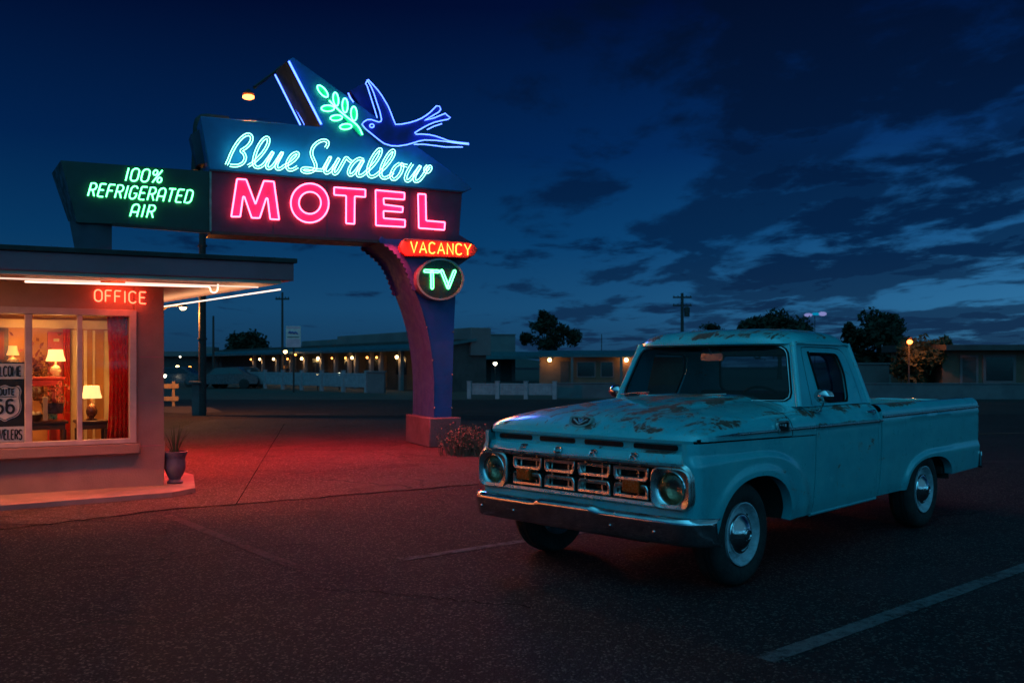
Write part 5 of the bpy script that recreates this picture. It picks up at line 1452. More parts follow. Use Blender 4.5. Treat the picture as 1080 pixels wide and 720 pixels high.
# glass as a fan of strips so that it curves
def curved(poly, fx, name, par):
    mb = TB(); ys_ = sorted(set(round(p[0], 4) for p in poly)); lo, hi = min(p[0] for p in poly), max(p[0] for p in poly); rows = []
    K = 40
    for i in range(K + 1):
        y = lo + .002 + (hi - lo - .004) * i / K; zz = []
        for a, b in zip(poly, poly[1:] + poly[:1]):
            if (a[0] - y) * (b[0] - y) <= 0 and abs(a[0] - b[0]) > 1e-9: zz.append(a[1] + (b[1] - a[1]) * (y - a[0]) / (b[0] - a[0]))
        rows.append([(fx(y, min(zz) + (max(zz) - min(zz)) * k / 8), y, min(zz) + (max(zz) - min(zz)) * k / 8) for k in range(9)])
    mb.grid(rows); return mb.build(name, M['tglass'], par, smooth=80)
curved(i2, lambda y, z: wx(y, z) + .004, 'windscreen', cab)
ro = [(-.845, 1.155), (.845, 1.155), (.712, 1.635), (-.712, 1.635)]
ri = rpoly([(-.56, 1.22), (.56, 1.22), (.52, 1.55), (-.52, 1.55)], .07, 6)
o_, i_ = match(ro, ri, 96)
mb = TB(); mb.ring(o_, i_, lambda a, b, d: (rx(a, b) - d, a, b), .03); mb.build('rear_frame', M['paint'], cab, smooth=35)
curved(i_, lambda y, z: rx(y, z) - .012, 'rear_window', cab)
mb = TB(); mb.ring([(a * 1.0, b) for a, b in i_], [(a * .965, 1.385 + (b - 1.385) * .93) for a, b in i_], lambda a, b, d: (rx(a, b) - .035 + d, a, b), .012); mb.build('rear_rubber', M['blackrub'], cab, smooth=30)
# lower back wall of the cab
mb = TB(); mb.grid([[(2.088 + .0 * y, y, z) for z in (.40, .8, 1.155)] for y in (-.84, 0, .84)]); mb.build('back_wall', M['paint'], cab, smooth=0)
# roof: rings drawn in to the crown
mb = TB(); rows = []
def roof_ring(z, ins, k):
    out = []
    x0, x1, w = .985 + ins * .9, 2.005 - ins * .8, .732 - ins
    cx, hx = (x0 + x1) / 2, (x1 - x0) / 2
    for i in range(72):
        a = 2 * PI * i / 72; ca, sa = math.cos(a), math.sin(a); pw = k
        q = (abs(ca) ** pw + abs(sa) ** pw) ** (-1 / pw)
        yy = w * q * sa; xx = cx + hx * q * ca
        if ca < 0: xx -= .075 * (1 - (yy / w) ** 2) * (1 - ins) * -1 * -1
        out.append((xx, yy, z))
    return out
for z, ins, k in ((1.616, .012, 7), (1.624, -.004, 7), (1.640, -.004, 6.5), (1.664, .010, 6), (1.688, .034, 5.5), (1.709, .07, 5), (1.727, .125, 4.5), (1.742, .21, 4), (1.752, .32, 3.5), (1.758, .45, 3), (1.761, .60, 2.5)): rows.append(roof_ring(z, ins, k))
mb.grid(rows, closed=True); mb.face([mb.p(q) for q in rows[-1]])
mb.build('roof', M['paint'], cab, smooth=50)
# cab interior
mb = TB(); mb.box(1.45, 1.92, -.70, .70, .62, .86); mb.build('seat', M['vinyl'], truck, bevel=.04)
mb = TB(); mb.prism([(1.80, .86), (1.95, .84), (2.04, 1.22), (1.95, 1.24)], lambda a, b: (a, -.70, b), lambda a, b: (a, .70, b)); mb.build('seat_back', M['vinyl'], truck, bevel=.03)
mb = TB(); mb.box(.80, 1.03, -.76, .76, 1.02, 1.165); mb.build('dashboard', M['dash'], truck, bevel=.03)
mb = TB(); mb.box(.7, 2.07, -.82, .82, .52, .56); mb.build('cab_floor', M['dark'], truck)
mb = TB(); sc0 = Vector((1.24, .38, 1.13)); ax = Vector((.80, 0, .6)).normalized(); e1 = Vector((0, 1, 0)); e2 = ax.cross(e1)
mb.tube([sc0 + e1 * (.20 * math.cos(2 * PI * i / 36)) + e2 * (.20 * math.sin(2 * PI * i / 36)) for i in range(36)], .011, 8, closed=True)
mb.tube([sc0 - e1 * .2, sc0 - ax * .03, sc0 + e1 * .2], .009, 6); mb.tube([sc0 - ax * .03, sc0 - ax * .35], .02, 8)
mb.build('steering_wheel', M['blackrub'], truck, smooth=60)
mb = TB(); mb.tube([(1.0, .0, 1.60), (1.06, .0, 1.535)], .006, 6); rr_ = rrect(-.105, .105, 1.495, 1.555, .022, 5)
mb.prism(rr_, lambda a, b: (1.045, a, b), lambda a, b: (1.072, a * .97, b)); mb.build('rearview_mirror', M['dullchrome'], truck, smooth=30)
# door mirrors
for sg in (1, -1):
    mx, mz = 1.06, 1.115
    mb = TB(); mb.ball((mx - .005, sg * .905, mz + .005), .034, 10, 6, (1.5, .8, .35)); mb.tube([(mx, sg * .91, mz), (mx - .03, sg * .955, mz + .05), (mx - .035, sg * .965, mz + .085)], .0075, 8)
    sm_ = mb.build('side_mirror', M['chrome'], truck, smooth=60)
    mb = TB(); mb.lathe([(.0, -.045), (.028, -.04), (.052, -.024), (.066, 0), (.067, .008), (.062, .012), (.0, .013)], 24, lambda x, y, h: (mx - .035 + h, sg * .965 + x * 1.15, mz + .118 + y * .82)); mb.build('mirror_head', M['chrome'], sm_, smooth=45)
# wipers
for y_, yb_ in ((-.36, -.72), (.36, .02)):
    mb = TB(); z0 = 1.178; p0 = (wx(y_, z0) - .045, y_, hood_top(.8) + .012)
    p1 = (wx(yb_, 1.235) - .022, yb_ + .10, 1.222)
    mb.ball(p0, .016, 10, 6); mb.tube([p0, ((p0[0] + p1[0]) / 2, (p0[1] + p1[1]) / 2, (p0[2] + p1[2]) / 2 + .012), p1], [.007, .006, .005], 6)
    q0, q1 = (wx(yb_ - .06, 1.21) - .016, yb_ - .08, 1.212), (wx(yb_ + .27, 1.235) - .016, yb_ + .25, 1.238)
    mb.tube([q0, ((q0[0] + q1[0]) / 2 - .005, (q0[1] + q1[1]) / 2, (q0[2] + q1[2]) / 2 + .004), q1], .005, 6); mb.build('wiper', M['dullchrome'], truck, smooth=60)

# hood emblem: bright crest with red field
ex = -.548
def hz_(x, y): 
    best = None
    for i in range(200):
        p = hood_pt(x, PI * i / 200)
        if best is None or abs(p[1] - y) < best[0]: best = (abs(p[1] - y), p[2])
    return best[1]
ezz = hz_(ex, 0)
cre = [(-.095, .030), (-.06, .040), (0, .032), (.06, .040), (.095, .030), (.085, -.018), (.045, -.040), (0, -.048), (-.045, -.040), (-.085, -.018)]
tilt = lambda a, b, d: (ex + b * .55 - .012 + d * .8, a * 1.12 - .03, ezz + b * .85 + .004 - d * .45 + .012)
cin = [(a * .80, b * .72 - .001) for a, b in cre]
mb = TB(); mb.ring(rpoly(cre, .008, 3), rpoly(cin, .006, 3), lambda a, b, d: tilt(a, b, d), .022); em = mb.build('hood_emblem', M['dullchrome'], truck, smooth=35)
mb = TB(); mb.prism(cin, lambda a, b: tilt(a, b, .004), lambda a, b: tilt(a, b, .018)); mb.build('emblem_field', M['badgered'], em, smooth=0)
mb = TB(); mb.tube([tilt(-.055, .012, 0), tilt(0, -.026, -.002), tilt(.055, .012, 0)], .006, 6); mb.tube([tilt(-.02, .018, 0), tilt(0, -.008, -.002), tilt(.02, .018, 0)], .004, 6); mb.build('emblem_chevron', M['rim'], em, smooth=50)
mb = TB(); mb.prism([(-.020, .0), (0, .018), (.020, .0), (0, -.012)], lambda a, b: tilt(a, b, .0), lambda a, b: tilt(a, b, .012)); mb.build('emblem_centre', M['badgeblue'], em, smooth=0)

# pickup bed
XB0, XB1 = 2.122, 4.49
def rear_bot(x):
    z = arch_z(x, **RA)
    if x <= RA['xc'] - RA['a']: return .385
    if x >= RA['xc'] + RA['a']: return .435 + .02 * (x - 3.7)
    if x > RA['xc']: return max(z, .437)
    return z
def flare_r(x, z):
    # flare that rises round the wheel and runs back to the tail as a crease
    if x > 3.35: d = .695 - z + .0 * x
    else:
        k = ((abs(x - 3.30) / .72) ** 2.6 + (max(0, z - .35) / .345) ** 2.6) ** (1 / 2.6); d = (1 - k) * .4
    return .020 * smoothstep(-.01, .025, d)
def bed_side(sg):
    mb = TB(); cols = []
    xs = [XB0, 2.16, 2.25, 2.35, 2.45, 2.52, 2.58, 2.62, 2.65] + cosx(RA['xc'], RA['a'], 34) + [3.74, 3.78, 3.84, 3.9, 3.98, 4.06, 4.14, 4.22, 4.3, 4.36, 4.41, 4.45, 4.475, XB1]
    for x in xs:
        zb = rear_bot(x); col = []
        e = max(0, (x - 4.40) / .09); tuck = .035 * e ** 2.5
        for k in range(23):
            z = zb + (1.03 - zb) * k / 22; col.append((x, sg * (ys(z) - .004 + flare_r(x, z) - tuck), z))
        dz = -.03 * e ** 2.5
        for y, z in ((.938, 1.06), (.934, 1.085), (.922, 1.11), (.900, 1.128), (.872, 1.136), (.84, 1.134), (.815, 1.122), (.805, 1.10), (.80, 1.0), (.80, .70)): col.append((x, sg * (y - tuck), z + dz if z > 1.05 else z))
        col = [(x, sg * (col[0][1] * sg - .07), zb + .003), (x, sg * (col[0][1] * sg - .010), zb - .001)] + col
        cols.append(col)
    cols = [[(p[0] + .003, p[1] - sg * .05 if i < 26 else p[1], p[2]) for i, p in enumerate(cols[0])]] + cols
    cols += [[(p[0] - .004, p[1] - sg * .06, p[2]) for p in cols[-1]]]
    mb.grid(cols); b = mb.build('bed_side', M['paint'], truck, smooth=38)
    mb = TB(); rows = []
    for i in range(15):
        x = XB0 + .01 + (4.455 - XB0) * i / 14; z = 1.035 + .012 * (x - 2.1) / 2.3; y = .941 - (.035 * max(0, (x - 4.40) / .09) ** 2.5)
        rows.append([(x, sg * (y - .004), z - .013), (x, sg * (y + .007), z - .009), (x, sg * (y + .010), z), (x, sg * (y + .007), z + .009), (x, sg * (y - .004), z + .013)])
    mb.grid(rows); mb.build('trim_strip', M['dullchrome'], b, smooth=50)
    mb = TB(); mb.grid([[(XB0 + .02 + 2.34 * i / 6, sg * .797, z) for z in (.72, .9, 1.098)] + [(XB0 + .02 + 2.34 * i / 6, sg * .812, 1.127), (XB0 + .02 + 2.34 * i / 6, sg * .842, 1.1375)] for i in range(7)]); mb.build('bed_liner', M['bedrust'], b, smooth=0)
for sg in (1, -1): bed_side(sg)
mb = TB(); mb.box(XB0 + .01, XB1 - .02, -.80, .80, .68, .72); mb.build('bed_floor', M['bedrust'], truck, smooth=0)
mb = TB(); mb.box(XB0 + .0, XB0 + .035, -.80, .80, .70, 1.10); mb.build('bed_front_wall', M['bedrust'], truck, bevel=.008)
mb = TB(); mb.box(XB1 - .06, XB1 - .015, -.79, .79, .70, 1.11); mb.build('tailgate', M['paint'], truck, bevel=.012)
mb = TB(); mb.grid([[(XB1 + .05 + .03 * (1 - (y / .97) ** 4) - .10 * max(0, (abs(y) - .8) / .17) ** 2, y, z) for z in (.44, .46, .56, .60)] for y in [-.97 + 1.94 * i / 30 for i in range(31)]]); rb = mb.build('rear_bumper', M['chrome'], truck, smooth=50)
s_ = rb.modifiers.new('sheet', 'SOLIDIFY'); s_.thickness = .01
mb = TB(); mb.box(XB1 - .05, XB1 + .05, -.5, -.4, .5, .55); mb.box(XB1 - .05, XB1 + .05, .4, .5, .5, .55); mb.build('bumper_bracket', M['dark'], truck)
# ------------------------------------------------------------------ things round the lot
def post(name, px, y0, y1, Y, r, mat, label, cat, group=None, arms=()):
    b = at(px, y0, Y); b.z = 0
    h = H - (y1 - HOR) / F * Y
    t = thing(name, label, cat, b, 0, group)
    mb = MB(); mb.lathe([(0, 0), (r, 0), (r * .72, h), (0, h)], 12); mb.build('pole', mat, t, smooth=40)
    return t, h
# tall steel pole that carries the sign's left end
Yq = F * H / (438 - HOR)
t, h = post('steel_pole', 213.5, 438, 140, Yq, .115, M['steelpole'], 'tall dark steel pole rising from the driveway kerb behind the sign', 'pole')
mb = MB(); 
for z in (2.2, 4.9): mb.lathe([(.12, z), (.135, z), (.135, z + .05), (.12, z + .05)], 12)
mb.build('collar', M['steelpole'], t)
# square pier beside it
pb = at(207, 438, Yq); pb.z = 0
t = thing('concrete_pier', 'short square reddish pier with a cap beside the tall steel pole', 'pier', pb)
ph = H - (404.5 - HOR) / F * Yq
mb = MB(); mb.box(-.10, .12, -.1, .12, 0, ph); mb.build('shaft', M['block'], t, bevel=.01)
mb = MB(); mb.box(-.17, .19, -.16, .18, ph, ph + .07); mb.build('cap', M['block'], t, bevel=.01)
# wooden rail fence
Yf = F * H / (434 - HOR)
fb = at(183, 434, Yf); fb.z = 0
t = thing('rail_fence', 'weathered two-rail wooden fence lit orange beside the office', 'fence', fb, .35)
kf = Yf / F
for i, x in enumerate((0, -1.55, -3.1)):
    mb = MB(); mb.box(x - .045, x + .045, -.045, .045, 0, 32 * kf); mb.build('post', M['rail'], t, bevel=.008)
for z0, z1 in ((24.6 * kf, 29.4 * kf), (11.5 * kf, 16 * kf)):
    mb = MB(); mb.box(-3.4, 5 * kf, -.075, -.046, z0, z1); mb.build('rail', M['rail'], t, bevel=.006)
# low earth bank with weeds beneath the fence
bk = at(178, 436, Yf - .2); bk.z = 0
mb = MB(); rows = []
for i in range(13):
    a = 2 * PI * i / 12
    rows.append([(math.cos(a) * r * 1.7, math.sin(a) * r * .8, h + .02 * math.sin(3 * a)) for r, h in ((1.0, .0), (.85, .10), (.55, .15), (.0, .16))])
mb.grid(rows); o = mb.build('earth_bank', M['dirt'], loc=bk, smooth=60); tag(o, kind='structure')
# street lamp reaching out from behind the office
Ys = 27.2
hd = at(193, 324.5, Ys); ft = at(164, 400, Ys); ft.z = 0
t = thing('street_lamp', 'street lamp with a curved arm reaching out from behind the office corner', 'street lamp', ft)
d = hd - ft
mb = MB(); mb.tube(chaikin([(0, 0, 0), (0, 0, d.z - .55), (.02, 0, d.z - .2), (.35, 0, d.z + .08), (d.x - .1, 0, d.z + .10)], 2), .05, 8); mb.build('pole', M['steelpole'], t, smooth=60)
mb = MB(); mb.lathe([(.02, .14), (.07, .11), (.13, .02), (.12, .01)], 12, lambda x, y, h: (d.x + x, y, d.z + h)); mb.build('lamp_hood', M['steelpole'], t)
mb = MB(); mb.ball((d.x, 0, d.z), .10, 10, 6, (1, 1, .7)); mb.build('bulb', M['lamp_w'], t)

# ---- far side of the street: motel row with porch lamps
def wallbox(mb, fr, u0, u1, v0, v1, z0, z1): mb.box(u0, u1, v0, v1, z0, z1)
a_, b_ = at(258, 400, 76), at(446, 400, 50)
RA_ = math.atan2(b_.y - a_.y, b_.x - a_.x)
RF = Frame(a_.x, a_.y, RA_); LEN = math.hypot(b_.x - a_.x, b_.y - a_.y)
row = thing('motel_row', 'long low motel row across the street with a teal porch roof and lit lamps', 'building', RF.o, RA_)
ro_ = lambda px, py, v=0: RF.hit(px, py, v)
mb = MB(); mb.box(-14, LEN, 1.8, 4.0, -.1, 2.9); mb.build('wall', M['dkbuild'], row, smooth=0)
u0 = ro_(318, 360, 3.0)[0]; um = ro_(357, 356, 3.0)[0]
mb = MB(); mb.box(u0, um - .05, 3.0, 4.2, 2.0, 3.35); mb.build('parapet', M['cbuild'], row, smooth=0, bevel=.03)
mb = MB(); mb.box(um, LEN + .2, 2.9, 4.2, 2.0, 3.55); mb.build('parapet', M['cbuild'], row, smooth=0, bevel=.03)
mb = MB(); mb.prism([(-.3, 2.25), (-.3, 2.40), (3.2, 2.95), (3.2, 2.80)], lambda a, b: (-14.2, a, b), lambda a, b: (LEN + .3, a, b)); mb.build('porch_roof', M['tealroof'], row, smooth=0)
lampx = [(268, .5), (277.4, 1), (292.2, 1), (307, .5), (322.1, 1.3), (339.3, 1.4), (354.1, .35), (368.5, .4), (375.5, 1), (391.5, .5), (401.6, .4), (422.9, 1.3)]
PORCH = []
for i, (px, k) in enumerate(lampx):
    u = ro_(px, 385, .3)[0]
    mb = MB(); mb.box(u - .14, u + .14, .2, .42, 0, 2.28); mb.build('porch_column', M['cbuild'], row, smooth=0, bevel=.015)
    if i % 2 == 0:
        mb = MB(); mb.box(u + .5, u + 1.35, 1.77, 1.799, .02, 2.05); mb.build('door', M['tanbuild'], row, smooth=0)
    else:
        mb = MB(); mb.box(u + .45, u + 1.75, 1.76, 1.798, .9, 1.95); mb.build('window', M['pane'], row, smooth=0)
    w = RF.o + RF.u * u + RF.v * .1 + Vector((0, 0, 1.86))
    side = [(-.16, 'left'), (.16, 'right')][i % 2]
    PORCH.append((w, k))
porch_labels = ['dim leftmost', 'bright left-end', 'doubled broad', 'dim', 'white', 'brightest left', 'faint', 'small orange', 'warm tall-glow', 'dim orange', 'dim right', 'white right-end']
for i, (w, k) in enumerate(PORCH):
    t = thing('porch_lamp', 'lit porch lamp on a column of the motel row across the street', 'lamp', w, RA_, 'porch lamps along the motel row')
    mb = MB(); mb.box(-.06, .06, .0, .10, -.02, .22); mb.build('bracket', M['steelpole'], t)
    mb = MB(); mb.ball((0, -.07, .06), .04 + .045 * min(1.2, k) , 8, 6); mb.build('bulb', M['lamp_o'] if k < .6 else M['lamp_w'], t)
# low white fence before it
def picket(name, pa, pb_, Ya, Yb, hpx, label, nposts, mat, solid=False, gap=None):
    A, B = gnd(*pa), gnd(*pb_)
    L = math.hypot(B.x - A.x, B.y - A.y); an = math.atan2(B.y - A.y, B.x - A.x)
    A.z = 0
    t = thing(name, label, 'fence', A, an)
    hh = hpx * A.y / F
    for i in range(nposts):
        x = L * i / (nposts - 1)
        mb = MB(); mb.box(x - .09, x + .09, -.09, .09, 0, hh * 1.1); mb.box(x - .11, x + .11, -.11, .11, hh * 1.1, hh * 1.14); mb.build('post', mat, t, bevel=.01)
    mb = MB(); mb.box(0, L, -.03, .03, hh * .90, hh * 1.0); mb.build('rail', mat, t, smooth=0)
    mb = MB(); mb.box(0, L, -.03, .03, hh * .28, hh * .36); mb.build('rail', mat, t, smooth=0)
    mb = MB(); n = int(L / .13)
    for i in range(n):
        x = L * (i + .5) / n; mb.box(x - .0635, x + .0635, -.016, .016, hh * .37, hh * .895)
    mb.build('pickets', mat, t, smooth=0)
    return t
picket('white_fence', (262, 409), (386.5, 414.2), 0, 0, 17, 'long low white picket fence before the motel row with the porch lamps', 7, M['whitefence'])
b1 = gnd(387.5, 414.6); t = thing('gate_pier', 'pale block pier at the right end of the long white picket fence', 'pier', b1)
kk = b1.y / F
mb = MB(); mb.box(0, 18 * kk, -.1, .4, 0, 22 * kk); mb.build('shaft', M['blockwall'], t, bevel=.02)
mb = MB(); mb.box(-.05, 18 * kk + .05, -.15, .45, 22 * kk, 23.5 * kk); mb.build('cap', M['blockwall'], t, bevel=.01)
# roadside sign on a post
Yr = 50.0
sb = at(309.5, 410, Yr); sb.z = 0
t = thing('roadside_sign', 'small pink and white panel sign on a post before the motel row', 'sign', sb)
zt, zb = H - (343.8 - HOR) / F * Yr, H - (366.3 - HOR) / F * Yr; hw = 7.8 * Yr / F
mb = MB(); mb.tube([(0, .05, 0), (0, .05, zt - .1)], .05, 8); mb.build('post', M['steelpole'], t)
mb = MB(); mb.box(-hw, hw, -.05, .0, zb, zt); mb.build('panel', M['signwhite'], t, smooth=0, bevel=.01)
q = lambda f: zb + (zt - zb) * f
mb = MB(); mb.box(-hw + .03, hw - .03, -.056, -.051, q(.02), q(.40)); mb.build('lower_panel', M['pinkpan'], t, smooth=0)
mb = MB(); mb.box(-hw + .03, hw - .03, -.057, -.051, q(.88), q(.98)); mb.build('upper_panel', M['pinkpan'], t, smooth=0)
mb = MB(); mb.tube(chaikin([(-hw * .62, -.058, q(.66)), (-hw * .45, -.058, q(.76)), (-hw * .3, -.058, q(.64)), (-hw * .1, -.058, q(.75)), (hw * .1, -.058, q(.63)), (hw * .3, -.058, q(.74)), (hw * .62, -.058, q(.62))], 2), .045, 6); mb.build('blue_scrawl', M['bluepan'], t)
mb = MB(); mb.box(-hw * .8, hw * .8, -.057, -.051, q(.46), q(.50)); mb.build('underline', M['signblack'], t, smooth=0)

# utility poles
def upole(px, ytop, Y, label, arms=(0.25,), r=.13, w=1.0, extra=None):
    t, h = post('utility_pole', px, 405, ytop, Y, r, M['polewood'], label, 'utility pole')
    for a in arms:
        mb = MB(); mb.box(-w, w, -.06, .06, h - a - .06, h - a + .06); c = mb.build('crossarm', M['polewood'], t, smooth=0)
        mb = MB()
        for x in (-.9, -.45, .45, .9): mb.lathe([(.03, h - a + .06), (.04, h - a + .12), (.02, h - a + .16), (0, h - a + .16)], 8, lambda X, Y_, h_: (x * w + X, Y_, h_))
        mb.build('insulator', M['pane'], c)
    if extra:
        mb = MB(); mb.lathe([(0, h - 1.9), (.22, h - 1.9), (.24, h - 1.2), (.1, h - 1.1), (0, h - 1.1)], 12, lambda X, Y_, h_: (.38 + X, Y_, h_)); mb.build('transformer', M['polewood'], t, smooth=40)
    return t
upole(297.8, 308, 68, 'thin utility pole with a crossarm rising behind the roadside sign', (.5,), .10, .5)
upole(225, 333, 70, 'short utility pole standing alone left of the round dark tree', (), .10, .6)
upole(719.5, 309, 75, 'utility pole with crossarms and a transformer behind the cab of the truck', (.35, 1.0), .16, .75, True)
t, h = post('antenna_mast', 634.5, 380, 352, 88, .05, M['polewood'], 'thin mast rising above the roof behind the hood of the truck', 'mast')

# left cluster: shop, cars
b = at(228, 400, 88); b.z = 0
t = thing('far_shop', 'dim pale far shop with columns left of the round dark tree', 'building', b, .1)
k = 88 / F
mb = MB(); mb.box(-58 * k, 32 * k, 0, 8, 0, 2.3); mb.build('wall', M['dkbuild'], t, smooth=0)
mb = MB(); mb.box(-59 * k, 33 * k, -.6, 8.2, 2.3, 2.75); mb.build('roof', M['cbuild'], t, smooth=0)
mb = MB(); mb.box(-1 * k, 31 * k, -.3, -.02, .0, 2.3); mb.build('side_bay', M['tealroof'], t, smooth=0)
for x in (2, 8, 14, 22): 
    mb = MB(); mb.box((x - 1.3) * k, (x + 1.3) * k, -.42, -.31, 0, 2.3); mb.build('column', M['cbuild'], t, smooth=0)
mb = MB(); mb.box(-20 * k, -4 * k, .5, 3, 2.76, 3.2); mb.build('roof_vent', M['cbuild'], t, smooth=0)
def bulb(name, px, py, Y, r, mat, label, cat='lamp', zpost=True, group=None):
    p = at(px, py, Y); t = thing(name, label, cat, (p.x, p.y, 0) if zpost else p, 0, group)
    z = p.z if zpost else 0
    if zpost:
        mb = MB(); mb.tube([(0, .05, 0), (0, .05, z + .05)], .04, 6); mb.build('post', M['polewood'], t)
    mb = MB(); mb.ball((0, -.02, z), r, 10, 6); mb.build('bulb', mat, t)
    mb = MB(); mb.lathe([(r * .5, z + r * 1.3), (r * 1.2, z + r * .6), (r * 1.1, z + r * .5)], 10); mb.build('lamp_hood', M['steelpole'], t)
    return t
bulb('post_lamp', 187.3, 386.3, 80, .13, M['lamp_w'], 'warm lamp left of the tall steel pole, before the far shop')
bulb('post_lamp', 200.3, 387, 81, .12, M['lamp_o'], 'upper of two small orange lamps left of the tall steel pole', zpost=True)
bulb('marker_lamp', 200.2, 394.5, 79, .13, M['tail_red'], 'lower, redder of two small orange lamps left of the tall steel pole')
bulb('post_lamp', 190, 376, 84, .07, M['lamp_c'], 'tiny dim lamp on the far shop roof line beside the tall steel pole')
bulb('post_lamp', 301, 370.7, 66, .13, M['lamp_w'], 'round lamp on a post beside the roadside sign')
bulb('post_lamp', 335, 394.4, 53, .07, M['lamp_w'], 'small low lamp just above the white picket fence', group=None)
bulb('post_lamp', 357.8, 393.8, 53, .08, M['lamp_c'], 'bright small low lamp above the white picket fence, left of the pier')
bulb('post_lamp', 311.5, 373.5, 66, .09, M['lamp_o'], 'dim round lamp just below the roadside sign')
bulb('post_lamp', 522.2, 383.2, 62, .13, M['lamp_c'], 'white lamp on a post left of the tan motel row')
def car(px, py, Y, L, label, mat, lights=None, rz=0):
    p = at(px, py, Y); p.z = 0
    t = thing('parked_car', label, 'car', p, rz)
    prof = [(-.5, .30), (-.5, .62), (-.46, .72), (-.22, .84), (-.10, 1.30), (.22, 1.36), (.36, .92), (.48, .80), (.5, .6), (.5, .30)]
    mb = MB(); pp = rpoly([(x * L, z) for x, z in prof], .12, 4)
    mb.prism(pp, lambda a, b: (a, -.8 + .12 * max(0, b - .8), b), lambda a, b: (a, .8 - .12 * max(0, b - .8), b)); mb.build('body', mat, t, smooth=30)
    mb = MB(); mb.prism([(-.17 * L, .88), (-.09 * L, 1.25), (.20 * L, 1.29), (.30 * L, .92)], lambda a, b: (a, -.815 + .12 * max(0, b - .8), b), lambda a, b: (a, -.80 + .12 * max(0, b - .8), b)); mb.build('side_glass', M['pane'], t, smooth=0)
    for x in (-.31 * L, .31 * L):
        mb = MB(); mb.lathe([(0, -.84), (.2, -.84), (.31, -.82), (.31, -.62), (0, -.62)], 18, lambda X, Y_, h_: (x + X, h_, .31 + Y_)); mb.build('wheel', M['rubber'], t, smooth=40)
        mb = MB(); mb.lathe([(0, .84), (.2, .84), (.31, .82), (.31, .62), (0, .62)], 18, lambda X, Y_, h_: (x + X, h_, .31 + Y_)); mb.build('wheel', M['rubber'], t, smooth=40)
    if lights:
        mb = MB()
        mb.ball((lights * L, -.62, .62), .09, 8, 6); mb.build('headlight', M['lamp_c'], t)
    return t
car(182, 400, 62, 4.4, 'dark car parked across the street with one glinting headlight, beside the office corner', M['carpaint'], .46)
car(236, 402, 58, 4.3, 'dark car parked across the street right of the steel pole', M['carlight'], None, .15)
car(252, 402, 60, 4.0, 'blackish car parked across the street, half hidden behind the white fence', M['carpaint'], None, .6)
bulb('post_lamp', 173.6, 396, 60, .13, M['lamp_c'], 'white lamp at the very edge of the office wall')

# middle: pale building, tan motel row, white fence, block wall
b = at(482, 400, 78); b.z = 0; k = 78 / F
t = thing('white_building', 'pale flat-roofed building between the sign pylon and the dark tree', 'building', b, .12)
mb = MB(); mb.box(-6 * k, 62 * k, 0, 9, 0, H + 32 * k); mb.build('wall', M['cbuild'], t, smooth=0, bevel=.04)
mb = MB(); mb.box(-6.5 * k, 62.5 * k, -.06, 9.06, H + 32 * k, H + 33 * k); mb.build('coping', M['cbuild'], t, smooth=0)
mb = MB(); mb.prism([(-3.0, 1.95), (-3.0, 2.2), (0, 2.6), (0, 2.4)], lambda a, b: (-8 * k, a, b), lambda a, b: (90 * k, a, b)); mb.build('awning', M['tealroof'], t, smooth=0)
for x in (2, 24, 46):
    mb = MB(); mb.box(x * k, (x + 12) * k, -.03, -.003, .1, 1.85); mb.build('shutter', M['dkbuild'], t, smooth=0)
b = at(569, 400, 70); b.z = 0; k = 70 / F
t = thing('tan_motel', 'low tan motel wing with two orange wall lamps left of the truck cab', 'building', b, -.05)
TM = (b, -.05, k)
mb = MB(); mb.box(0, 150 * k, 0, 7, 0, 2.1); mb.build('wall', M['tanbuild'], t, smooth=0)
mb = MB(); mb.prism([(-.7, 2.06), (-.7, 2.24), (3, 2.62), (8, 2.62), (8, 2.06)], lambda a, b: (-1.5 * k, a, b), lambda a, b: (152 * k, a, b)); mb.build('roof', M['tealroof'], t, smooth=0)
mb = MB(); mb.box(22 * k, 31 * k, -.05, -.003, 0, 1.75); d_ = mb.build('door', M['dkbuild'], t, smooth=0)
for x0, x1 in ((39, 59), (64, 78)):
    mb = MB(); mb.box(x0 * k, x1 * k, -.05, -.003, .55, 1.75); f_ = mb.build('window', M['cbuild'], t, smooth=0)
    mb = MB(); mb.box((x0 + 1.2) * k, (x1 - 1.2) * k, -.06, -.051, .63, 1.67); mb.build('pane', M['pane'], f_, smooth=0)
for x in (33, 84): 
    mb = MB(); mb.box(x * k, (x + 2.5) * k, -.65, -.5, 0, 2.05); mb.build('porch_post', M['cbuild'], t, smooth=0)
for px, lab in ((579.6, 'left of two orange wall lamps on the tan motel wing'), (660.4, 'right of two orange wall lamps on the tan motel wing, nearest the truck cab')):
    p = at(px, 379.5, 69.7); w = thing('wall_lamp', lab, 'lamp', p, 0)
    mb = MB(); mb.ball((0, -.12, 0), .14, 10, 6); mb.build('bulb', M['lamp_w'], w)
    mb = MB(); mb.box(-.07, .07, -.05, .4, -.05, .16); mb.build('bracket', M['steelpole'], w)
picket('white_fence', (495, 420.5), (585, 421), 0, 0, 16.5, 'short white picket fence between the sign pylon and the hood of the truck', 4, M['whitefence'])
A_ = gnd(587, 420); k = A_.y / F
t = thing('block_wall', 'low pale block wall right of the short white fence', 'wall', A_, .05)
mb = MB(); mb.box(0, 62 * k, 0, .2, 0, 15.5 * k); mb.build('wall', M['blockwall'], t, bevel=.015)
mb = MB(); mb.box(-.02, 62 * k + .02, -.03, .23, 15.5 * k, 16.6 * k); mb.build('coping', M['blockwall'], t, bevel=.01)
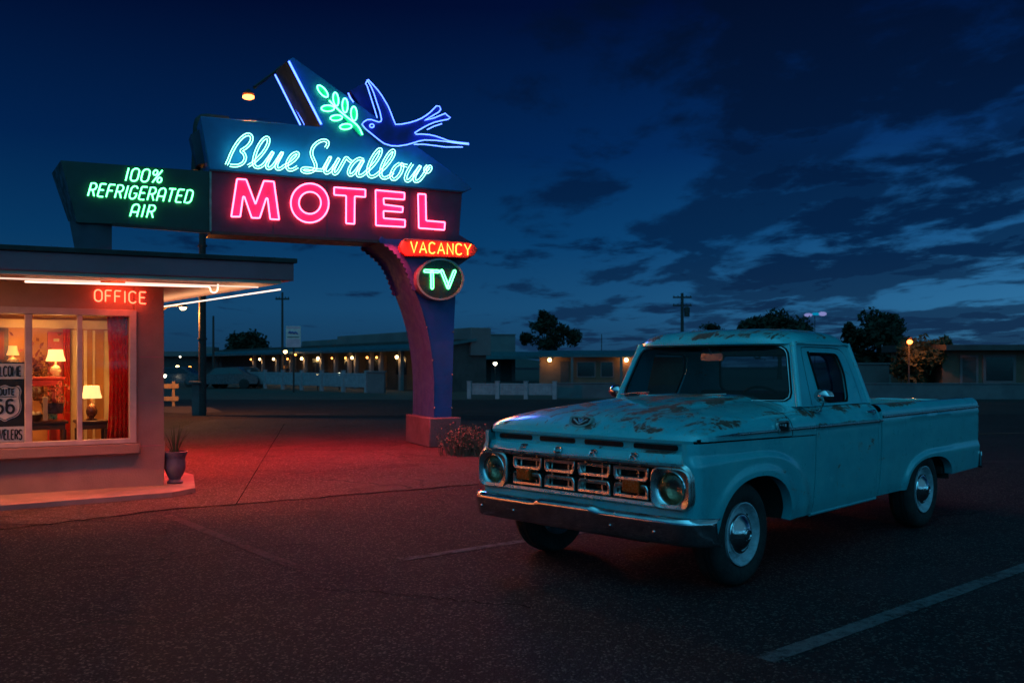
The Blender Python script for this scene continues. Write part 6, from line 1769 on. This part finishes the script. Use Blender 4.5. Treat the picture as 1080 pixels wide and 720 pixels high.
# right: pale wall, low long wall, motel wing
b = at(1000, 400, 48); b.z = 0; k = 48 / F
t = thing('right_motel', 'dark low motel wing with a door and wide window beyond the tail of the pickup', 'building', b, -.03)
mb = MB(); mb.box(-6 * k, 190 * k, 0, 7, 0, 2.2); mb.build('wall', M['tanbuild'], t, smooth=0)
mb = MB(); mb.prism([(-.9, 2.22), (-.9, 2.50), (6, 2.62), (8, 2.62), (8, 2.22)], lambda a, b: (-10 * k, a, b), lambda a, b: (192 * k, a, b)); mb.build('roof', M['dkbuild'], t, smooth=0)
mb = MB(); mb.box(12 * k, 31 * k, -.05, -.003, 0, 1.98); d_ = mb.build('door', M['cbuild'], t, smooth=0)
mb = MB(); mb.box(14.5 * k, 28.5 * k, -.06, -.051, .1, 1.88); mb.build('door_leaf', M['dkbuild'], d_, smooth=0)
mb = MB(); mb.box(36 * k, 70 * k, -.05, -.003, .55, 1.98); f_ = mb.build('window', M['cbuild'], t, smooth=0)
mb = MB(); mb.box(39 * k, 67 * k, -.06, -.051, .66, 1.86); mb.build('pane', M['pane'], f_, smooth=0)
b = at(904, 405, 58); b.z = 0; k = 58 / F
t = thing('pale_annex', 'dim pale annex wall under the large tree behind the pickup bed', 'wall', b, 0)
mb = MB(); mb.box(0, 34 * k, 0, 4, 0, 1.5); mb.build('wall', M['cbuild'], t, smooth=0, bevel=.02)
mb = MB(); mb.box(-.05, 34 * k + .05, -.05, 4.05, 1.5, 1.62); mb.build('coping', M['cbuild'], t, smooth=0)
A_ = gnd(890, 421); k = A_.y / F
t = thing('long_wall', 'long low block wall beyond the pickup bed', 'wall', A_, -.02)
mb = MB(); mb.box(0, 240 * k, 0, .2, 0, 16 * k); mb.build('wall', M['blockwall'], t, bevel=.015)
mb = MB(); mb.box(-.02, 240 * k, -.03, .23, 16 * k, 17.2 * k); mb.build('coping', M['blockwall'], t, bevel=.01)

# ---- trees: tapered trunk, limbs, and a crown of many small leaf faces in clumps
def tree(name, px, Y, pxw, ytop, ybot, label, seed, lobes=None, n=3400, trunk=True, cat='tree', group=None, leafm='leaf'):
    rnd = random.Random(seed)
    b = at(px, 400, Y); b.z = 0; k = Y / F
    t = thing(name, label, cat, b, 0, group)
    zt, zb = H + (HOR - ytop) * k, max(.05, H + (HOR - ybot) * k)
    W = pxw * k / 2; cz, hz = (zt + zb) / 2, (zt - zb) / 2
    cl = []
    for i in range(26):
        a = rnd.uniform(0, 2 * PI); e = rnd.uniform(-.85, 1); r = math.sqrt(1 - e * e) * rnd.uniform(.35, .98)
        cl.append((Vector((W * r * math.cos(a), W * r * math.sin(a) * .8, cz + hz * e * .82)), rnd.uniform(.22, .42) * W))
    if lobes:
        for lx, lz, lr in lobes: cl += [(Vector((lx * k + rnd.gauss(0, lr * k * .3), rnd.gauss(0, lr * k * .3), H + (HOR - lz) * k + rnd.gauss(0, lr * k * .3))), lr * k * .7) for _ in range(5)]
    mb = MB(); s0 = W * .06 + .04
    for i in range(n):
        c, r = rnd.choice(cl)
        d = Vector((rnd.gauss(0, 1), rnd.gauss(0, 1), rnd.gauss(0, .8))).normalized() * r * (rnd.random() ** .45)
        q = c + d; s = s0 * rnd.uniform(.6, 1.5)
        d1 = Vector((rnd.uniform(-1, 1), rnd.uniform(-1, 1), rnd.uniform(-1, 1))).normalized() * s; d2 = d1.orthogonal().normalized() * s * .55
        if q.z < .03: continue
        mb.poly([q - d1, q + d2, q + d1, q - d2])
    mb.build('crown', M[leafm], t, smooth=0, weld=False, normals=False)
    if trunk:
        mb = MB(); tr = max(.1, W * .07)
        mb.tube([(0, 0, -.05), (.05, 0, zb * .6), (0, .05, cz)], [tr, tr * .75, tr * .35], 9)
        for c, r in cl[:9]:
            mb.tube([(0, 0, zb * .7 + rnd.uniform(0, .3) * hz), tuple(c * .55 + Vector((0, 0, cz)) * .4), tuple(c)], [tr * .4, tr * .25, tr * .08], 6)
        mb.build('trunk', M['bark'], t, smooth=60)
    return t
tree('tree', 262, 92, 56, 355, 386, 'broad round dark tree behind the left end of the motel row', 3, n=3600)
tree('tree', 577, 92, 44, 333, 372, 'uneven dark tree rising behind the pale building and the tan wing', 5, [(-22, 356, 6), (30, 358, 9), (24, 352, 6), (-2, 335, 6)], n=5200)
tree('tree', 822, 95, 82, 333, 374, 'low dark tree crown just above the roof of the truck cab', 8, n=4600)
tree('tree', 748, 100, 40, 342, 372, 'distant low dark tree peeping over the cab roof beside the utility pole', 12, n=1800)
tree('tree', 926, 62, 78, 330, 398, 'large dark tree behind the pickup bed, left of the orange lamp', 21, [(-28, 352, 8), (10, 336, 9)], n=7000)
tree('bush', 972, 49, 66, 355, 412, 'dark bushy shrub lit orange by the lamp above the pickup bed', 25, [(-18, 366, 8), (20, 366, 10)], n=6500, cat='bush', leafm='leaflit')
lamp_p = at(959.5, 360.5, 47.6)
t = thing('yard_lamp', 'bright orange yard lamp glowing against the bushy shrub above the pickup bed', 'lamp', (lamp_p.x, lamp_p.y, 0))
mb = MB(); mb.tube([(0, .1, 0), (0, .1, lamp_p.z + .1)], .045, 8); mb.build('post', M['polewood'], t)
mb = MB(); mb.ball((0, 0, lamp_p.z), .125, 12, 8, (1.1, 1, .9)); mb.build('bulb', M['sodium'], t)
mb = MB(); mb.lathe([(.03, lamp_p.z + .26), (.10, lamp_p.z + .23), (.13, lamp_p.z + .16), (.12, lamp_p.z + .15)], 14); mb.build('lamp_hood', M['steelpole'], t)
# far pale glow of unknown source over the trees; mast and crossarm are added
Yl = 260.0
p0 = at(860, 331.5, Yl); k = Yl / F
t = thing('far_glow', 'far pale violet and cyan glow on an added mast above the trees behind the cab', 'floodlights', (p0.x, p0.y, 0))
mb = MB(); mb.tube([(0, .5, 0), (0, .5, p0.z)], .10, 6); mb.build('mast', M['polewood'], t)
mb = MB(); mb.beam((-12 * k, .4, p0.z - .2), (12 * k, .4, p0.z + .2), .25, .25); mb.build('crossarm', M['polewood'], t)
for x, z, r, sx in ((-7.5, -.6, 2.2, 2.0), (7.5, .6, 2.6, 1.7)):
    mb = MB(); mb.ball((x * k, 0, p0.z + z * k), r * k, 16, 10, (sx, 1, .85)); mb.build('floodlight', M['skyglow'], t, smooth=60)
mb = MB(); mb.ball((1.0 * k, .1, p0.z + .5 * k), 1.9 * k, 16, 10, (2.6, .8, .8)); mb.build('cyan_light', M['skycyan'], t, smooth=60)

# distant dark ridge closing the horizon
mb = MB(); rows = []
for i in range(81):
    a = math.radians(-75 + 150 * i / 80); R_ = 560
    h = 3.2 + 2.2 * math.sin(i * .37) + 1.4 * math.sin(i * 1.13 + 1)
    rows.append([(R_ * math.sin(a), R_ * math.cos(a), -1), (R_ * math.sin(a) * 1.02, R_ * math.cos(a) * 1.02, h), (R_ * math.sin(a) * 1.15, R_ * math.cos(a) * 1.15, h * .6)])
mb.grid(rows); tag(mb.build('far_hills', M['dkbuild'], smooth=60), kind='structure')

# ------------------------------------------------------------------ LIGHT
def lamp(name, typ, loc, energy, col, size=.1, rot=None, sy=None, spread=None):
    l = bpy.data.lights.new(name, typ); l.energy = energy; l.color = col
    if typ == 'AREA':
        l.shape = 'RECTANGLE'; l.size = size; l.size_y = sy or size
        if spread: l.spread = spread
    elif typ in ('POINT', 'SPOT'): l.shadow_soft_size = size
    o = bpy.data.objects.new(name, l); C.objects.link(o); o.location = loc
    if rot is not None: o.rotation_euler = rot
    return o
def aim(d): return Vector(d).to_track_quat('-Z', 'Y').to_euler()
LS = 1.0
fwd = -SF.v   # out of the sign's face
def signlamp(name, px, py, e, col, w, h, v=-.34, tilt=-.55):
    return lamp(name, 'AREA', SW(px, py, v), e * LS, col, w, aim(fwd + Vector((0, 0, tilt))), h)
lamp('motel_word_light', 'AREA', SW(306, 246.8, -.30), 420, (1, .016, .022), 4.0, (0, 0, A0), .3, spread=2.6)
signlamp('script_light', 350, 168, 28, (.1, 1, .85), 3.3, .5)
lamp('script_glow_light', 'AREA', SW(345, 168, -.20), 7, (.05, 1, .90), 3.2, aim(SF.v), .35)
lamp('motel_glow_light', 'AREA', SW(352, 216, -.30), 2.0, (1, .05, .22), 3.4, aim(SF.v), .5)
signlamp('vacancy_light', 464, 262, 90, (1, .13, .02), 1.0, .25, -.5, -1.0)
signlamp('green_words_light', 148, 204, 8, (.1, 1, .4), 1.6, .5)
signlamp('swallow_light', 430, 132, 60, (.06, .16, 1), 1.6, .6, -.5)
# canopy tubing throws its light down on to the walk and the lot
cmid = tip.lerp(f0, .45); cmid.z = 2.27
outw = Vector((dfr.y, -dfr.x, 0)); outw = outw if outw.y < 0 else -outw
lamp('canopy_front_light', 'AREA', cmid + outw * .02, 7, (1, .34, .14), 3.0, aim(outw + Vector((0, 0, -.8))), .12)
cm2 = fE + wl * 5.0 + OF.v * .1; cm2.z = 2.27
lamp('canopy_front_light', 'AREA', cm2 + outw * .02, 2, (1, .38, .14), 7.0, aim(outw + Vector((0, 0, -.8))), .12)
cm3 = fE + wl * 10 + OF.v * .08; cm3.z = 2.27
lamp('canopy_wall_fill', 'AREA', cm3, 2000, (1, .38, .11), 18.0, aim(OF.v + Vector((0, 0, -.9))), .15)  # added out of view; bounces off the wall to warm the truck's front
lamp('canopy_wall_fill', 'AREA', cmid - outw * .12, 7, (1, .12, .07), 3.0, (0, 0, math.atan2(dfr.y, dfr.x)), .15)
lamp('canopy_walk_light', 'AREA', cmid - outw * .03, 48, (1, .12, .045), 3.2, (0, 0, math.atan2(dfr.y, dfr.x)), .12, spread=1.5)
c2 = tip + dbk * 4.2; c2.z = 2.27
lamp('canopy_side_light', 'AREA', c2, 120, (1, .06, .035), 4.2, (0, 0, math.atan2(dbk.y, dbk.x)), .15, spread=2.2)
lamp('office_word_light', 'POINT', OW(127, 312, -.22), 6.5, (1, .08, .02), .12)
cs_ = tip + dbk * 2.2 - dfr * -.35; cs_.z = 2.20
lamp('canopy_soffit_light', 'AREA', cs_, 9, (1, .52, .26), 4.0, (PI, 0, math.atan2(dbk.y, dbk.x)), .2)
# bulbs
g_ = lamp('gooseneck_bulb_light', 'SPOT', lp + Vector((0, 0, -.10)), 260, (1, .40, .10), .06, aim((.25, -.35, -1)))
g_.data.spot_size = math.radians(140); g_.data.spot_blend = .5
lamp('street_lamp_light', 'POINT', hd + Vector((0, -.1, -.18)), 520, (1, .33, .055), .12)
lamp('yard_lamp_light', 'POINT', lamp_p + Vector((0, -.5, -.1)), 110, (1, .30, .05), .1)
for w, k in PORCH:
    lamp('porch_bulb_light', 'POINT', w - RF.v * .12 + Vector((0, 0, -.04)), 11 * k, (1, .60, .20), .06)
for px in (579.6, 660.4): lamp('wall_bulb_light', 'POINT', at(px, 380.5, 69.3), 24, (1, .45, .12), .1)
for (c, st, sb), e in ((lamp1, 17), (lamp2, 15), (lamp3, 5)):
    lamp('table_lamp_light', 'POINT', OF.o + OF.u * c[0] + OF.v * c[1] + Vector((0, 0, c[2] + st + .04)), e, (1, .46, .12), .05)
    lamp('table_lamp_light', 'POINT', OF.o + OF.u * c[0] + OF.v * (c[1] - .0) + Vector((0, 0, c[2] + sb - .05)), e * .5, (1, .46, .12), .04)
for u_ in (-5.6, -9.9, -14.2, -18.5):
    q_ = OF.o + OF.u * u_ + OF.v * 1.2; q_.z = 1.98; lamp('room_fill_light', 'AREA', q_, 60, (1, .46, .13), .6, (0, 0, 0), .6)  # unseen fill without fixtures, added so the windows brighten the truck's chrome
rc = OW(40, 350, 1.2); rc.z = 1.98
lamp('room_fill_light', 'AREA', rc, 13, (1, .48, .14), .5, (0, 0, 0), .5)  # warm fill under the ceiling, no fixture; added to brighten the room

# ------------------------------------------------------------------ SKY
W_ = bpy.data.worlds.new('World'); scene.world = W_; W_.use_nodes = True
nt = W_.node_tree; nt.nodes.clear()
out = N(nt, 'ShaderNodeOutputWorld'); bg = N(nt, 'ShaderNodeBackground'); nt.links.new(bg.outputs[0], out.inputs[0])
tc = N(nt, 'ShaderNodeTexCoord'); sx = N(nt, 'ShaderNodeSeparateXYZ'); nt.links.new(tc.outputs['Generated'], sx.inputs[0])
X_, Y_, Z_ = sx.outputs
zz = math_(nt, 'MAXIMUM', Z_, 0.0)
# clear twilight: deep blue overhead, teal band low in the west (to the right of and behind the camera)
cr = nt.nodes.new('ShaderNodeValToRGB'); nt.links.new(zz, cr.inputs[0]); e_ = cr.color_ramp.elements
e_[0].position = 0; e_[0].color = (.012, .055, .125, 1); e_[1].position = 1; e_[1].color = (.0004, .004, .024, 1)
for p, c in ((.06, (.011, .088, .22, 1)), (.13, (.003, .058, .185, 1)), (.22, (.0008, .025, .118, 1)), (.36, (.0003, .0055, .042, 1))):
    q_ = e_.new(p); q_.color = c
horiz = math_(nt, 'SQRT', math_(nt, 'ADD', math_(nt, 'MULTIPLY', X_, X_), math_(nt, 'ADD', math_(nt, 'MULTIPLY', Y_, Y_), 1e-5)))
ca = math_(nt, 'DIVIDE', math_(nt, 'ADD', math_(nt, 'MULTIPLY', X_, .93), math_(nt, 'MULTIPLY', Y_, -.36)), horiz)   # +1 towards the afterglow
west = maprange(nt, ca, -.75, .95, .62, 1.7)
sky = mixc(nt, 1.0, cr.outputs[0], (0, 0, 0), 'MULTIPLY')
vm = N(nt, 'ShaderNodeVectorMath'); vm.operation = 'SCALE'; nt.links.new(cr.outputs[0], vm.inputs[0]); nt.links.new(west, vm.inputs['Scale'])
glow = maprange(nt, ca, -.35, .8, 0, 1)
low = maprange(nt, zz, 0.0, .30, 1, 0)
gl_ = math_(nt, 'MULTIPLY', glow, low)
vg = N(nt, 'ShaderNodeVectorMath'); vg.operation = 'SCALE'; vg.inputs[0].default_value = (.035, .12, .15); nt.links.new(gl_, vg.inputs['Scale'])
va = N(nt, 'ShaderNodeVectorMath'); va.operation = 'ADD'; nt.links.new(vm.outputs[0], va.inputs[0]); nt.links.new(vg.outputs[0], va.inputs[1])
# unseen sky behind and overhead, brightened to light the truck
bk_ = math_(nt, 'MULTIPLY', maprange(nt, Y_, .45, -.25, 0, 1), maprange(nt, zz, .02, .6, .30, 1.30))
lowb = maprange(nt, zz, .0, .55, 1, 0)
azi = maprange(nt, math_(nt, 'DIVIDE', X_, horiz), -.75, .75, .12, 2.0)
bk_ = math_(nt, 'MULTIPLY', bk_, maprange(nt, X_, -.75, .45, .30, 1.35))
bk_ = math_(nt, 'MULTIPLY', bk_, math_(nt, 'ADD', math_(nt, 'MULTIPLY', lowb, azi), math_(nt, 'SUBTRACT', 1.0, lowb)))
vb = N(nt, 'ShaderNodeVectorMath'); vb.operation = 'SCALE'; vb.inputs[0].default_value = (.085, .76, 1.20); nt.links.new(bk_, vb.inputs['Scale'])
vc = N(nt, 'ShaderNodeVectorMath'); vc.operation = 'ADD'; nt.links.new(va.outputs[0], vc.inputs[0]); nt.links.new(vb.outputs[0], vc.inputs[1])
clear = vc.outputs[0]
# clouds lie on a level sheet overhead
den = math_(nt, 'ADD', zz, .07)
cb = N(nt, 'ShaderNodeCombineXYZ'); nt.links.new(math_(nt, 'DIVIDE', X_, den), cb.inputs[0]); nt.links.new(math_(nt, 'DIVIDE', Y_, den), cb.inputs[1])
n1 = noise(nt, cb.outputs[0], .8, 7, .58, .3, (1, .7, 1)); n2 = noise(nt, cb.outputs[0], 2.6, 6, .62, .3, (1, .65, 1))
cl = math_(nt, 'ADD', math_(nt, 'MULTIPLY', n1, .62), math_(nt, 'MULTIPLY', n2, .38))
# the heavy bank stands to the right and high; the left is nearly clear
side = maprange(nt, math_(nt, 'DIVIDE', X_, horiz), -.15, .42, -.075, .012)
cl = math_(nt, 'ADD', cl, side)
bank = math_(nt, 'MULTIPLY', maprange(nt, zz, .15, .26), maprange(nt, math_(nt, 'DIVIDE', X_, horiz), .02, .34))
cl = math_(nt, 'ADD', cl, math_(nt, 'MULTIPLY', bank, .11))
cm = maprange(nt, cl, .475, .56)
# broken flecks drifting under the bank, middle and right
n3 = noise(nt, cb.outputs[0], 1.45, 7, .55, .25, (1, .50, 1))
fl = maprange(nt, math_(nt, 'ADD', n3, maprange(nt, math_(nt, 'DIVIDE', X_, horiz), -.14, .10, -.12, .018)), .49, .575)
fl = math_(nt, 'MULTIPLY', fl, maprange(nt, zz, .30, .20))
cm = math_(nt, 'MAXIMUM', cm, math_(nt, 'MULTIPLY', fl, .85))
ccol = nt.nodes.new('ShaderNodeValToRGB'); nt.links.new(zz, ccol.inputs[0]); f_ = ccol.color_ramp.elements
f_[0].position = 0; f_[0].color = (.006, .022, .062, 1); f_[1].position = .4; f_[1].color = (.0006, .0035, .018, 1)
q_ = f_.new(.12); q_.color = (.0012, .012, .050, 1)
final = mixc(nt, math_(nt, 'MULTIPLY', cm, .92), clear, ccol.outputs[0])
# earth-shadow side below the horizon
below = maprange(nt, Z_, -.02, .0, 0, 1)
final = mixc(nt, below, (.003, .004, .007), final)
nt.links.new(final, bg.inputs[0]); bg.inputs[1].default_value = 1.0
# what is left of the day: a faint, very broad sun just under the western sky
sun = bpy.data.lights.new('sun', 'SUN'); sun.energy = .05; sun.angle = math.radians(60); sun.color = (.35, .75, 1.0)
so_ = bpy.data.objects.new('sun', sun); C.objects.link(so_); so_.rotation_euler = aim((-.75, .45, -.42))

# ------------------------------------------------------------------ CAMERA
cam = bpy.data.cameras.new('camera'); co_ = bpy.data.objects.new('camera', cam); C.objects.link(co_)
co_.location = (0, 0, H); co_.rotation_euler = (PI / 2, 0, 0)
cam.sensor_width = 36; cam.lens = F / 1080 * 36; cam.shift_y = (HOR - 360) / 1080
cam.clip_start = .05; cam.clip_end = 3000
cam.dof.use_dof = True; cam.dof.focus_distance = 8.2; cam.dof.aperture_fstop = 3.2
scene.camera = co_
scene.render.engine = 'CYCLES'
scene.cycles.use_denoising = True
scene.cycles.max_bounces = 6; scene.cycles.diffuse_bounces = 3; scene.cycles.glossy_bounces = 4; scene.cycles.transparent_max_bounces = 12
scene.cycles.sample_clamp_indirect = 4; scene.cycles.blur_glossy = .5
scene.cycles.caustics_reflective = False; scene.cycles.caustics_refractive = False
vs = scene.view_settings; vs.view_transform = 'Standard'; vs.look = 'None'; vs.exposure = 0; vs.gamma = 1
scene.render.film_transparent = False
bpy.context.view_layer.update()
